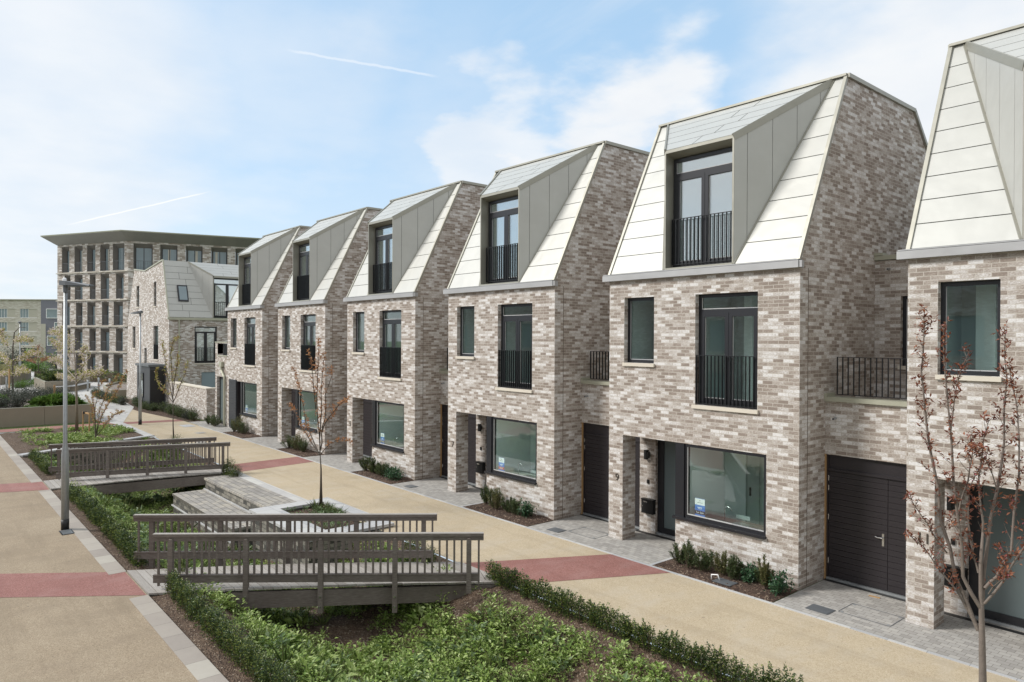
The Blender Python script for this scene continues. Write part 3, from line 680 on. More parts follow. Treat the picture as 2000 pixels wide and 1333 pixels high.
    tw = make_window(t, .56, 1.5, 4.39, 5.94, 3.53, name='terrace_window', sill=False)
    s = MB(); s.box(.52, 1.54, 3.37, 3.53, 4.31, 4.388); s.build('sill', 'sill', tw); room(tw, .5, 1.55, 3.61, 5, 4.3, 6, 'room_dark')
    for (x, y, z) in ((.22, 1.08, 3.36), (.32, 3.42, 6.56)):
        pp = MB(); pp.tube([(x, y+.02, z), (x, y-.12, z-.012)], [.024]*2, 10); pp.tube([(x, y-.121, z-.012), (x, y-.124, z-.012)], [.017]*2, 10, 1); pp.build('overflow_pipe', ['galv', 'black'], t, smooth=False)
    sd = MB(); y = 1.16
    sd.box(.004, 2.10, y-.03, y+.02, 2.555, 2.598); sd.box(.004, .05, y-.03, y+.02, .05, 2.555); sd.box(2.05, 2.10, y-.03, y+.02, .05, 2.555)
    sd.box(.05, 2.05, y-.045, y+.02, 2.26, 2.31); sd.box(.05, 2.05, y-.005, y+.02, 2.31, 2.555)
    sd.box(.05, 2.05, y+.001, y+.02, .06, 2.26)
    for a, b in ((.055, 1.215), (1.225, 2.045)):
        z = .08
        while z < 2.24:
            sd.box(a, b, y-.014, y, z+.003, min(z+.112, 2.25)); z += .115
    so = sd.build('side_door', 'door', t)
    hg = MB()
    for z in (.35, 1.25, 1.85, 2.05): hg.tube([(.052, y-.024, z), (.052, y-.024, z+.11)], [.009]*2, 6)
    hg.build('hinge', 'steel', so)
    h = MB(); h.box(1.115, 1.155, y-.024, y-.014, .93, 1.17); h.tube([(1.135, y-.024, 1.09), (1.135, y-.065, 1.09), (1.05, y-.065, 1.085), (1.0, y-.065, 1.10)], [.010]*4, 8); h.build('handle', 'steel', so)
    th = MB(); th.box(.02, 2.08, y-.05, y+.05, .012, .055); th.box(.02, 2.08, y-.16, y-.055, .0, .013, 1); th.build('threshold', ['galv', 'black'], so)
    fr = MB(); fr.box(.0, .014, 1.07, 1.13, .02, 2.6); fr.build('door_liner', 'wood_stake', so)
    return t
house0 = make_house()
NUM = {1: '11', 0: '9', -1: '7', -2: '5', -3: '3'}
desc = {1: 'nearest brick terraced house, numbered 11, behind the bare coppery tree',
        0: 'brick terraced house numbered 9, whose whole side wall and blue For Sale board show',
        -1: 'brick terraced house numbered 7, third from the right, pale worktop behind its kitchen window',
        -2: 'brick terraced house numbered 5, in the middle of the row between numbers 7 and 3',
        -3: 'brick terraced house numbered 3, behind the slim orange-leaved street tree',
        -4: 'last brick terraced house of the row, with open dark timber door and low side wing'}
houses = {}
for k in (0, 1, -1, -2, -3, -4):
    o = house0 if k == 0 else copy_tree(house0)
    o.location = (k*PITCH, 0, 0); o['label'] = desc[k]; o['group'] = 'terrace of brick houses with pale folded roofs'; houses[k] = o
    for ch in o.children:
        if ch.name.startswith('worktop') and k == 0:
            pass
    pass
for k, o in houses.items():
    if k in NUM: text_mesh(NUM[k], .25, 'number', o, (-4.70, -.008, 1.53), (R(90), 0, 0), .006, 'house_number')
# house 9's worktop is dark
for ch in houses[0].children:
    if ch.name.startswith('worktop'):
        ch.data = ch.data.copy(); ch.data.materials[0] = M['counter_dark']
# the last house: porch pier swapped for the wing, open door
h1 = houses[-4]
gone = [ch for ch in h1.children if ch.name.split('.')[0] in ('front_door', 'letter_box', 'wall_light', 'door_bell', 'drain_channel')]
gone = [c2 for ch in gone for c2 in ch.children_recursive]+gone
for ch in gone: bpy.data.objects.remove(ch)
w = MB()
X0 = -7.0
wall(w, (0, -.003, 0), (1, 0, 0), (0, -1, 0), (X0, -4.98, 0, 4.62), [(-6.72, -5.35, .02, 2.72, .2), (-6.62, -5.02, 3.93, 4.58, .9)], .2)
w.quad((X0, -.003, 0), (X0, 5, 0), (X0, 5, 4.62), (X0, -.003, 4.62)); w.box(X0, -6.62, 0, .30, 4.0, 4.6)
w.quad((X0, .6, 3.9), (-5.0, .6, 3.9), (-5.0, 5, 3.9), (X0, 5, 3.9))
w.build('side_wing', 'brick', h1)
c = MB(); c.box(X0-.02, -4.985, -.03, .3, 4.622, 4.68); c.box(-6.62, -5.02, -.03, .2, 3.86, 3.925); c.build('wing_coping', 'coping', h1)
c = MB()
for i in range(16): c.box(-5.75+.05*i, -5.73+.05*i, .02, .04, 3.93, 4.58)
c.build('wing_railing', 'rail', h1)
gd = MB()
for a, b in ((-6.72, -6.05), (-6.03, -5.35)):
    gd.box(a, a+.09, .15, .2, .05, 2.7); gd.box(b-.09, b, .15, .2, .05, 2.7); gd.box(a+.09, b-.09, .15, .2, 2.58, 2.7); gd.box(a+.09, b-.09, .15, .2, .05, .2)
go = gd.build('garden_door', 'frame', h1); p = MB(); p.box(-6.63, -5.44, .17, .18, .2, 2.58); p.build('pane', 'frosted', go)
dp = MB(); dp.box(-5.95, -5.55, -.16, -.01, 3.30, 3.56); dp.tube([(-5.72, -.09, 3.3), (-5.70, -.09, 3.1), (-5.25, -.09, 2.75), (-5.22, -.09, 2.6), (-5.22, -.09, .05)], [.065]*5, 8); dp.build('downpipe', 'coping', h1)
dr = MB()
for i in range(18): dr.box(-4.60, -3.52, -.06, -.02, .06+i*.145, .06+i*.145+.137)
dr.box(-4.60, -3.52, -.02, .0, .06, 2.66); dr.build('timber_door', 'anthracite', h1)
dr = MB(); dr.quad((-3.50, -.06, .03), (-2.30, .22, .03), (-2.30, .22, 2.62), (-3.50, -.06, 2.62)); dr.quad((-3.50, -.06, .03), (-3.50, .02, .03), (-3.5, .02, 2.62), (-3.5, -.06, 2.62)); dr.quad((-2.3, .22, .03), (-2.95, .9, .03), (-2.95, .9, 2.62), (-2.3, .22, 2.62)) if False else None
dr = MB(); dr.box(-3.50, -2.96, .55, .60, .03, 2.6); dr.box(-3.52, -3.47, .0, .6, .03, 2.6); dr.build('porch_lining', 'door', h1)

# for-sale boards standing on the worktops
def sale_board(k, body, words, label, red=False):
    t = thing('sale_board', label, 'sign', (k*PITCH-2.36, .098, .918), 0)
    b = MB(); b.box(-.13, .13, 0, .012, 0, .48, 0); b.box(-.13, .13, -.001, 0, .335, .475, 1); b.box(-.13, .13, -.002, 0, .13, .205, 2); b.box(-.13, .13, -.002, 0, .0, .035, 3)
    b.build('board', [body, 'white', 'red_print' if red else 'black', 'black'], t)
    text_mesh(words, .062, 'white', t, (0, -.004, .168), (R(90), 0, 0), .001)
    q = MB(); q.box(-.06, .06, -.002, 0, .27, .285, 0); q.box(-.045, .045, -.002, 0, .245, .255, 0); q.tube([(0, -.003, .43), (0, 0, .43)], [.012]*2, 8, 1); q.box(-.07, .07, -.003, -.001, .385, .392, 1); q.build('small_print', ['white', 'black'], t)
sale_board(0, 'blue', 'For Sale', 'blue and white For Sale board inside the kitchen window of house 9')
sale_board(-1, 'blue', 'SOLD', 'blue and white board with a red strip inside the kitchen window of house 7', True)
sale_board(-2, 'blue', 'For Sale', 'small blue and white board inside the kitchen window of house 5')
sale_board(-3, 'blue', 'For Sale', 'blue and white board inside the kitchen window of house 3, behind orange leaves')
sale_board(-4, 'blue', 'For Sale', 'pale blue board low in the ground floor window of the last terraced house')

# ------------------------------------------------------------------ corner house across the gap (gable to the street)
def corner_house():
    XA = -44.3
    t = thing('corner_house', 'large pale brick corner house with skylight roof, dark porch box and gable to the street', 'house', (XA, 0, 0))
    E, T_ = 6.22, 10.2
    w = MB()
    # gable facing the street (normal -y), x from -12.1 to 0, stepped sides
    prof = [(0, 0), (0, E), (-1.5, T_), (-6.3, 9.75), (-9.6, 10.1), (-11.6, 6.2), (-12.1, 0)]
    holes = [(-3.9, -3.2, 7.1, 8.85), (-8.9, -8.05, 7.2, 8.8), (-10.1, -9.2, 4.05, 5.72), (-3.95, -2.65, 3.33, 5.7), (-6.5, -5.8, 1.3, 4.1)]
    # gable as vertical strips between hole edges
    xs = sorted({p[0] for p in prof} | {h[0] for h in holes} | {h[1] for h in holes})
    def topz(x):
        pr = [(-12.1, 0), (-11.6, 6.2), (-9.6, 10.1), (-6.3, 9.75), (-1.5, T_), (0, E)]
        for (a, za), (b, zb_) in zip(pr, pr[1:]):
            if a <= x <= b: return za+(zb_-za)*(x-a)/(b-a)
        return 0
    for a, b in zip(xs, xs[1:]):
        zs = [0.]+sorted({z for h in holes if h[0] <= a and h[1] >= b for z in h[2:4]}); cur = 0.
        hh = sorted([h for h in holes if h[0] <= a+1e-6 and h[1] >= b-1e-6], key=lambda h: h[2])
        for h in hh:
            w.quad((a, 0, cur), (b, 0, cur), (b, 0, h[2]), (a, 0, h[2])); cur = h[3]
        if max(topz(a), topz(b)) > cur: w.quad((a, 0, min(cur, topz(a))), (b, 0, min(cur, topz(b))), (b, 0, topz(b)), (a, 0, topz(a)))
    for h in holes:
        a, b, c, d = h; dd = .14
        w.quad((a, 0, c), (a, dd, c), (a, dd, d), (a, 0, d)); w.quad((b, 0, c), (b, 0, d), (b, dd, d), (b, dd, c)); w.quad((a, 0, d), (a, dd, d), (b, dd, d), (b, 0, d)); w.quad((a, 0, c), (b, 0, c), (b, dd, c), (a, dd, c))
    # side facing the terrace (normal +x)
    wall(w, (0, 0, 0), (0, 1, 0), (1, 0, 0), (0, 9, 0, E), [(1.64, 3.15, 3.12, 5.66), (2.1, 3.7, .1, 2.5)], .14)
    w.quad((-12.1, 0, 0), (-11.6, 0, 6.2), (-11.6, 9, 6.2), (-12.1, 9, 0)); w.quad((-11.6, 0, 6.2), (-9.6, 0, 10.1), (-9.6, 9, 10.1), (-11.6, 9, 6.2))
    w.build('wall', 'brick', t)
    for a, b, c, d in holes:
        o = make_window(t, a, b, c, d, .12, sx=0)
        room(o, a-.05, b+.05, .2, 1.6, c-.1, d+.1, 'room_dark')
    r = MB(); make = MB()
    make_railing(t, -3.93, -2.67, 3.35, 4.4, .03, 14)
    # roof slope to +x
    up_ = Vector((-1.5, 0, T_-E)); rows = [up_.length*k/9 for k in range(1, 9)]
    A, Bq, Cq = (0, 2.85, E+.05), (0, 2.85, 9.2), (-1.5, 1.6, T_)
    A2, B2, C2 = (0, 4.95, E+.05), (0, 4.95, 9.2), (-1.5, 6.5, T_)
    rf = MB()
    clad(rf, [(0, .02, E+.05), A, Cq, (-1.5, .02, T_)], (0, 1, 0), up_, rows, [[1.3], [.9], [1.5], [5], [9]], outward=(1, 0, .3), gap=.02)
    clad(rf, [A2, (0, 9, E+.05), (-1.5, 9, T_), C2], (0, 1, 0), up_, rows, outward=(1, 0, .3), gap=.02)
    rf.quad((-1.5, 0, T_), (-1.5, 9, T_), (-6.3, 9, 9.75), (-6.3, 0, 9.75)); rf.quad((-6.3, 0, 9.75), (-6.3, 9, 9.75), (-9.6, 9, 10.1), (-9.6, 0, 10.1))
    ro = rf.build('roof', ['zinc', 'zinc_gap'], t)
    tr = MB(); tr.bar((0, .0, E+.02), (-1.5, 0, T_+.03), .08, .08); tr.bar((-1.5, 0, T_+.03), (-6.3, 0, 9.8), .1, .08); tr.bar((-6.3, 0, 9.8), (-9.6, 0, 10.14), .1, .08); tr.box(-.05, .12, -.1, 9, E-.13, E+.03); tr.build('verge_trim', 'coping', ro)
    d = MB(); up2 = Vector((-1.5, 0, T_-9.2))
    clad(d, [Bq, B2, C2, Cq], (0, 1, 0), up2, [up2.length*k/5 for k in range(1, 5)], [[.75], [1.4], [2.1], [1.0]], outward=(.3, 0, 1), gap=.02)
    for a, b, c, s in ((A, Bq, Cq, -1), (A2, B2, C2, 1)):
        a, b, c = Vector(a), Vector(b), Vector(c); hor = Vector((c.x-b.x, c.y-b.y, 0)).normalized()
        clad(d, [a, b, c], (0, 0, 1), hor, [.3, .8, 1.3, 1.75], outward=(.2, s, 0), gap=.010); d.bar(b, c, .035, .12, 2)
    d.box(-.3, .02, 2.84, 2.90, E, 9.2, 2); d.box(-.3, .02, 4.9, 4.96, E, 9.2, 2); d.box(-.3, .02, 2.84, 4.96, 9.08, 9.2, 2)
    do = d.build('dormer', ['zinc', 'zinc_gap', 'zinc_trim'], t)
    def side_french(parent, y0, y1, z0, z1, zt, x):
        f = MB(); f.box(x-.06, x, y0, y1, z1-.07, z1); f.box(x-.06, x, y0, y0+.07, z0, z1-.07); f.box(x-.06, x, y1-.07, y1, z0, z1-.07); f.box(x-.06, x, y0+.07, y1-.07, zt, zt+.1)
        ym = (y0+y1)/2; f.box(x-.06, x, ym-.1, ym+.1, z0, zt); f.box(x-.06, x, y0+.07, ym-.1, z0, z0+.14); f.box(x-.06, x, ym+.1, y1-.07, z0, z0+.14); f.box(x-.06, x, y0+.07, y0+.16, z0+.14, zt); f.box(x-.06, x, y1-.16, y1-.07, z0+.14, zt)
        o = f.build('french_window', 'frame', parent); p = MB(); p.box(x-.04, x-.025, y0+.05, y1-.05, z0+.05, z1-.05); p.build('pane', 'glass_upper', o)
        q = MB(); q.box(x-1.6, x-.08, y0, y1, z0, z1); q.build('room', 'room_dark', o)
        return o
    side_french(do, 2.92, 4.88, 6.3, 9.06, 8.6, -.2); side_french(t, 1.66, 3.13, 3.14, 5.64, 5.2, -.1)
    for (y0, y1, z0, z1) in ((2.95, 4.85, 6.35, 7.4), (1.68, 3.1, 3.16, 4.2)):
        q = MB(); q.box(-.03, .01, y0, y1, z1-.03, z1); q.box(-.03, .01, y0, y1, z0, z0+.02)
        n = 15
        for i in range(n): yy = y0+(y1-y0)*i/(n-1); q.box(-.025, .005, yy-.01, yy+.01, z0, z1-.03)
        q.build('railing', 'rail', t)
    s = MB(); s.box(-.1, .06, 1.6, 3.2, 3.04, 3.115); s.build('sill', 'sill', t)
    gdr = MB(); gdr.box(-.1, -.05, 2.12, 3.7, .1, 2.48); gdr.build('back_door', 'glass_far', t)
    # skylight: follows the slope
    sk = MB(); P = lambda y, s_, o=0.: tuple(Vector((0, y, E+.05))+up_.normalized()*s_+Vector((.93, 0, .35))*o)
    sa = up_.normalized(); L = 1.0
    for (ya, yb, s0, s1, m) in ((.70, 1.36, 1.15, 2.35, 0), (.78, 1.28, 1.25, 2.25, 1)):
        o_ = .10 if m == 0 else .11
        sk.add([P(ya, s0, 0), P(yb, s0, 0), P(yb, s1, 0), P(ya, s1, 0), P(ya, s0, o_), P(yb, s0, o_), P(yb, s1, o_), P(ya, s1, o_)], [(4, 5, 6, 7), (0, 1, 5, 4), (1, 2, 6, 5), (2, 3, 7, 6), (3, 0, 4, 7)], m)
    sk.build('skylight', ['frame', 'glass_far'], t)
    dp = MB(); dp.tube([(.08, .62, E-.1), (.08, .62, .1)], [.05]*2, 8); dp.build('downpipe', 'coping', t)
    # dark porch box on the street side
    pb = MB(); pb.box(-4.2, -.75, -1.0, -.005, .05, 2.9); pb.box(-4.3, -.65, -1.1, -.004, 2.92, 3.06, 1); pb.build('porch', ['anthracite', 'lamp_dark'], t)
    make_window(t, -3.6, -2.3, .75, 2.45, -1.06, depth=.055, name='porch_window', sill=False)
    dd = MB(); dd.box(-.749, -.74, -.95, -.1, .1, 2.7); dd.build('porch_door', 'black', t)
    return t
corner_house()
gw = thing('garden_wall', 'low pale brick garden wall with stone coping between the corner house and the terrace', 'wall', (-40, .2, 0))
b = MB(); b.box(-4.3, 3.6, -.2, .22, 0, 1.86); b.box(3.2, 3.6, .222, 2.6, 0, 1.86); b.build('brickwork', 'brick', gw)
b = MB(); b.box(-4.3, 3.64, -.24, .26, 1.862, 1.93); b.box(3.16, 3.64, .262, 2.6, 1.862, 1.93); b.build('coping', 'sill', gw)

# the building across the path, behind the viewer: it shows in the window reflections
ob = thing('brick_building', 'brick building across the path, seen only as a reflection in windows', 'building', (-10, -24, 0))
w = MB(); hs = []
for i in range(18):
    for z in (1.0, 4.2): hs.append((3+i*4.4, 4.6+i*4.4, z, z+1.9))
wall(w, (40, 0, 0), (-1, 0, 0), (0, 1, 0), (0, 84, 0, 7.4), hs, .15); w.build('wall', 'brick', ob)
m = MB()
for a, b, c, d in hs: m.quad((40-a, -.14, c), (40-b, -.14, c), (40-b, -.14, d), (40-a, -.14, d))
m.build('window', 'glass_far', ob)
m = MB(); m.box(-44, 40, -10, .0, 7.4, 7.6); m.build('roof', 'gutter', ob)

# ------------------------------------------------------------------ footbridges
def bridge(label, near, back, dn, db, nb=9):
    """near/back: handrail lines ((x,y),(x,y)); dn/db: deck edges"""
    t = thing('footbridge', label, 'footbridge', (near[0][0], near[0][1], 0)); o = Vector((near[0][0], near[0][1], 0))
    L = lambda seg, k: Vector((seg[0][0]+(seg[1][0]-seg[0][0])*k, seg[0][1]+(seg[1][1]-seg[0][1])*k, 0))-o
    d = MB(); n = int(abs(dn[1][1]-dn[0][1])/.145)
    for i in range(n):
        a, b = L(db, i/n), L(dn, i/n); a2, b2 = L(db, (i+.93)/n), L(dn, (i+.93)/n)
        zt = .035+.05*math.sin(math.pi*i/n); j = random.uniform(-.012, .012)
        P = [a, b+Vector((j, 0, 0)), b2+Vector((j, 0, 0)), a2]
        d.add([p+Vector((0, 0, zt-.04)) for p in P]+[p+Vector((0, 0, zt)) for p in P], [(4, 5, 6, 7), (0, 1, 5, 4), (1, 2, 6, 5), (2, 3, 7, 6), (3, 0, 4, 7)])
    d.build('deck', 'deck', t)
    for seg, de, side in ((near, dn, 1), (back, db, -1)):
        dirv = (L(seg, 1)-L(seg, 0)).normalized(); out = Vector((dirv.y, -dirv.x, 0))*side; le = (L(seg, 1)-L(seg, 0)).length
        Z = lambda z: Vector((0, 0, z))
        m = MB(); m.bar(L(seg, 0)+Z(1.09), L(seg, 1)+Z(1.09), .11, .055); m.bar(L(seg, 0)+Z(1.02), L(seg, 1)+Z(1.02), .05, .085); ho = m.build('handrail', ['timber'], t); m = MB(); m.bar(L(seg, .0)+Z(1.1215), L(seg, 1)+Z(1.1215), .104, .006); m.build('cap', 'deck', ho)  # pale cap: weathered wood plus light on the rail top put into colour
        m = MB(); m.bar(L(seg, .0)+Z(.235), L(seg, .985)+Z(.235), .05, .14); m.bar(L(seg, .0)+Z(.315), L(seg, .985)+Z(.315), .08, .02); m.build('toe_rail', ['timber'], t)
        m = MB(); m.bar(L(de, .03)+Z(-.17)-out*.06, L(de, .97)+Z(-.17)-out*.06, .09, .32); m.build('beam', 'timber', t)
        ts = [.055+.9*i/4 for i in range(5)]
        for i, k in enumerate(ts):
            p = L(seg, k)+out*.045; lo = -.42 if 0 < i < 4 else -.05
            m = MB(); m.bar(p+Z(lo), p+Z(.97), .095, .095, upv=tuple(dirv)); m.bar(p+Z(.97), p+Z(1.03), .095, .095, upv=tuple(dirv), w2=.095, h2=.05); po = m.build('post', 'timber', t)
            if 0 < i < 4:
                m = MB()
                for z in (-.10, -.30): m.tube([p+Z(z)+out*.045, p+Z(z)+out*.065], [.022]*2, 8)
                m.build('bolt', 'steel', po)
        for i in range(4):
            for q in range(1, nb+1):
                k = ts[i]+(ts[i+1]-ts[i])*q/(nb+1); p = L(seg, k)
                m = MB(); m.bar(p+Z(.30), p+Z(.98), .038, .038, upv=tuple(dirv)); m.build('baluster', 'timber', t)
        for k in (.015, .985):
            p = L(seg, k); m = MB(); m.bar(p+Z(.1), p+Z(.98), .038, .038, upv=tuple(dirv)); m.build('baluster', 'timber', t)
    return t
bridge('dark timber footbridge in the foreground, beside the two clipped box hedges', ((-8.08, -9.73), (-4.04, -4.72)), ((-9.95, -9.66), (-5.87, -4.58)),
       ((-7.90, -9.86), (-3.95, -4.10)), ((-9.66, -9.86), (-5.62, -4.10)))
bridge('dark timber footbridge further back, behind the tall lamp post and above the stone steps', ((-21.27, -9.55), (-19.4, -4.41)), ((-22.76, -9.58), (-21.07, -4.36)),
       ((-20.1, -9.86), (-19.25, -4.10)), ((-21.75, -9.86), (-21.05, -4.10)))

# ------------------------------------------------------------------ stone steps, tree planter, retaining wall
st = thing('stone_steps', 'two broad terraced steps of granite setts going down into the green hollow', 'steps', (-16, -5, 0))
for i, (y0, y1, z) in enumerate(((-5.45, -4.46, .012), (-6.52, -5.45, -.38))):
    m = MB(); dx, dy = 16, 5
    x0, x1 = -19.0+.1*i, -13.08 if i else -12.6
    m.box(x0+dx, x1+dx, y0+dy, y1+dy, z-.07, z, 0); m.box(x0+.03+dx, x1+dx, y0+.03+dy, y1+dy-.01, z-1.1, z-.07, 1)
    m.box(x0+dx, x1+dx, y0-.03+dy, y0+.02+dy, z-.40, z-.365, 2)
    m.build('step', ['cobbles', 'stone_wall', 'coping_stone'], st)
m = MB(); m.box(-19.3+16, -12.9+16, -4.46+5, -4.12+5, -.2, .016); m.build('edge_slabs', 'greypath', st)
pl = thing('tree_planter', 'square raised tree pit with pale stone coping beside the yellow street, young tree inside', 'planter', (-11.1, -4.9, 0))
ox0, ox1, oy0, oy1, ix0, ix1, iy0, iy1 = -13.05, -9.17, -6.05, -3.66, -12.58, -9.70, -5.35, -4.02
cx, cy = 11.1, 4.9
m = MB(); m.box(ox0+.03+cx, ox1-.03+cx, oy0+.03+cy, iy0+cy, -1.4, .03); m.box(ox0+.03+cx, ix0+cx, iy0+cy, oy1-.03+cy, -1.4, .03); m.box(ix1+cx, ox1-.03+cx, iy0+cy, oy1-.03+cy, -1.4, .03); m.box(ix0+cx, ix1+cx, iy1+cy, oy1-.03+cy, -1.4, .03); m.build('wall', 'stone_wall', pl)
m = MB(); z0, z1 = .032, .105
m.box(ox0+cx, ox1+cx, oy0+cy, iy0+cy, z0, z1); m.box(ox0+cx, ix0+cx, iy0+.002+cy, oy1+cy, z0, z1); m.box(ix1+cx, ox1+cx, iy0+.002+cy, oy1+cy, z0, z1); m.box(ix0+.002+cx, ix1-.002+cx, iy1+cy, oy1+cy, z0, z1); m.build('coping', 'coping_stone', pl)
m = MB(); m.quad((ix0+cx, iy0+cy, -.02), (ix1+cx, iy0+cy, -.02), (ix1+cx, iy1+cy, -.02), (ix0+cx, iy1+cy, -.02)); m.build('earth', 'mulch', pl)
m = MB()
for i in range(7):      # zig-zag of pale ledges on the end face towards the hollow
    a = ox0+cx-.012; m.bar((a, -1.1+.3*i, -.15-.12*(i % 2)), (a, -.8+.3*i, -.15-.12*((i+1) % 2)), .02, .03)
m.build('ledge', 'coping_stone', pl)
rw = thing('retaining_wall', 'stone retaining wall with thin pale coping between the soil bed and the green hollow', 'wall', (-30, -7, 0))
a, b = Vector((-28.45, -9.85, 0)), Vector((-31.45, -4.12, 0)); o_ = Vector((-30, -7, 0))
m = MB(); m.bar(a-o_+Vector((0, 0, -.5)), b-o_+Vector((0, 0, -.5)), .30, 1.0); m.build('stonework', 'stone_wall', rw)
m = MB(); m.bar(a-o_+Vector((0, 0, .035)), b-o_+Vector((0, 0, .035)), .36, .065); m.build('coping', 'coping_stone', rw)

# ------------------------------------------------------------------ lamp posts, grates, covers
def lamp(loc, rz, label, group=None, h=6.15, s=1.):
    t = thing('lamp_post', label, 'lamp post', loc, rz, group)
    m = MB(); m.tube([(0, 0, 0), (0, 0, .28)], [.092*s]*2, 16); m.build('base_sleeve', 'black', t, smooth=True)
    m = MB(); m.tube([(0, 0, .28), (0, 0, 1.95), (0, 0, 2.2), (0, 0, 2.24), (0, 0, h-.05)], [.088*s, .088*s, .052*s, .050*s, .040*s], 16); m.build('column', 'galv', t, smooth=True)
    m = MB(); m.tube([(0, 0, h-.06), (0, 0, h+.12)], [.055*s]*2, 12)
    z = h+.12
    V = [(-.13, -.07, z), (-.13, .07, z), (-.13, .07, z+.12), (-.13, -.07, z+.12), (.10, -.12, z-.01), (.10, .12, z-.01), (.10, .12, z+.10), (.10, -.12, z+.10), (.78, -.10, z-.03), (.78, .10, z-.03), (.78, .08, z+.0), (.78, -.08, z+.0)]
    V = [(x*s, y*s, zz) for x, y, zz in V]
    m.add(V, [(0, 3, 2, 1), (0, 1, 5, 4), (1, 2, 6, 5), (2, 3, 7, 6), (3, 0, 4, 7), (4, 5, 9, 8), (5, 6, 10, 9), (6, 7, 11, 10), (7, 4, 8, 11), (8, 9, 10, 11)])
    ho = m.build('lamp_head', 'lamp_dark', t)
    m = MB(); m.tube([(-.03, 0, z+.10), (-.03, 0, z+.17), (-.03, 0, z+.19)], [.045*s, .045*s, .02], 10); m.build('sensor', 'white', ho)
    m = MB(); m.box(.12*s, .70*s, -.07*s, .07*s, z-.045, z-.026); m.build('lens', 'frosted', ho)
    return t
lamp((-14.27, -10.31, 0), R(38), 'tall grey street lamp standing on the buff path in front of the further footbridge')
lamp((-36.9, -3.43, 0), R(205), 'grey street lamp on the yellow street near the corner house')
lamp((-95, -3.2, 0), R(180), 'distant lamp post near the left edge of the block of flats', s=1.4, h=6.4)
lamp((-130, -9.5, 0), R(0), 'distant lamp post cut by the left edge of the picture', s=1.4, h=8)
def cover(name, loc, sx, sy, mat, label, rz=0, slots=0):
    t = thing(name, label, name.replace('_', ' '), loc, rz)
    m = MB(); m.box(-sx/2, sx/2, -sy/2, sy/2, 0, .006); m.build('frame', mat, t)
    m = MB()
    if slots:
        for i in range(slots): x = -sx/2+.03+(sx-.06)*i/(slots-1); m.box(x-.008, x+.008, -sy/2+.03, sy/2-.03, .0065, .012)
    else: m.box(-sx/2+.02, sx/2-.02, -sy/2+.02, sy/2-.02, .0065, .009)
    m.build('grate' if slots else 'lid', 'galv' if slots else mat, t)
cover('drain_grate', (-13.95, -10.32, .012), .5, .28, 'black', 'slotted iron drain grate at the foot of the tall lamp post', slots=12)
cover('manhole_cover', (-34.7, -1.55, .006), 1.1, .6, 'coping_stone', 'pale rectangular cover in the yellow street near the last house')
cover('manhole_cover', (-31.2, -1.9, .006), .55, .45, 'setts', 'small brown cover in the yellow street before the last house')
cover('manhole_cover', (-27.8, -2.9, .006), .45, .4, 'setts', 'small square cover in the yellow street behind the further footbridge')
for k, lab in ((0, 'the paving in front of the side door of house 9'), (-1, 'the paving left of the pier of house nine'), (-2, 'the paving left of the pier of house seven')):
    cover('manhole_cover', (k*PITCH+.75, -.62, .0125), .42, .32, 'lamp_dark', 'dark square metal cover in '+lab)
cover('manhole_cover', (-1.15, -.78, .045), .42, .3, 'lamp_dark', 'dark cover in the bark bed under the kitchen window of house 9')
for k in (0, -1):
    t = thing('inspection_cover', f'thin metal outline of a recessed cover near the pier of house {"eleven" if k == 0 else "nine"}', 'cover', (k*PITCH+1.45, -.15, .0085))
    m = MB()
    for a, b in (((-.45, -.3), (.45, -.3)), ((.45, -.3), (.45, .3)), ((.45, .3), (-.45, .3)), ((-.45, .3), (-.45, -.3))): m.bar((*a, .001), (*b, .001), .014, .006)
    m.build('frame', 'lamp_dark', t)
    for a, b in ((-.4, -.25), (.4, -.25), (.4, .25), (-.4, .25)):
        m = MB(); m.box(a-.02, a+.02, b-.02, b+.02, 0, .005); m.build('key_hole', 'galv', t)
t = MB(); t.tube([(-1.42, -.84, .03), (-1.42, -.84, .14), (-1.30, -.80, .16), (-1.27, -.78, .05)], [.014]*4, 8); tag(t.build('bent_pipe', 'white', smooth=True), 'bent white pipe end sticking out of the bark bed of house 9', 'pipe')
t = MB(); t.box(-.1, .1, -.02, .02, 0, .015); o = t.build('wood_offcut', 'wood_stake'); o.location = (1.12, .80, .009); o.rotation_euler = (0, 0, .1); tag(o, 'thin wooden offcut lying in front of the side door of house 9', 'wood')

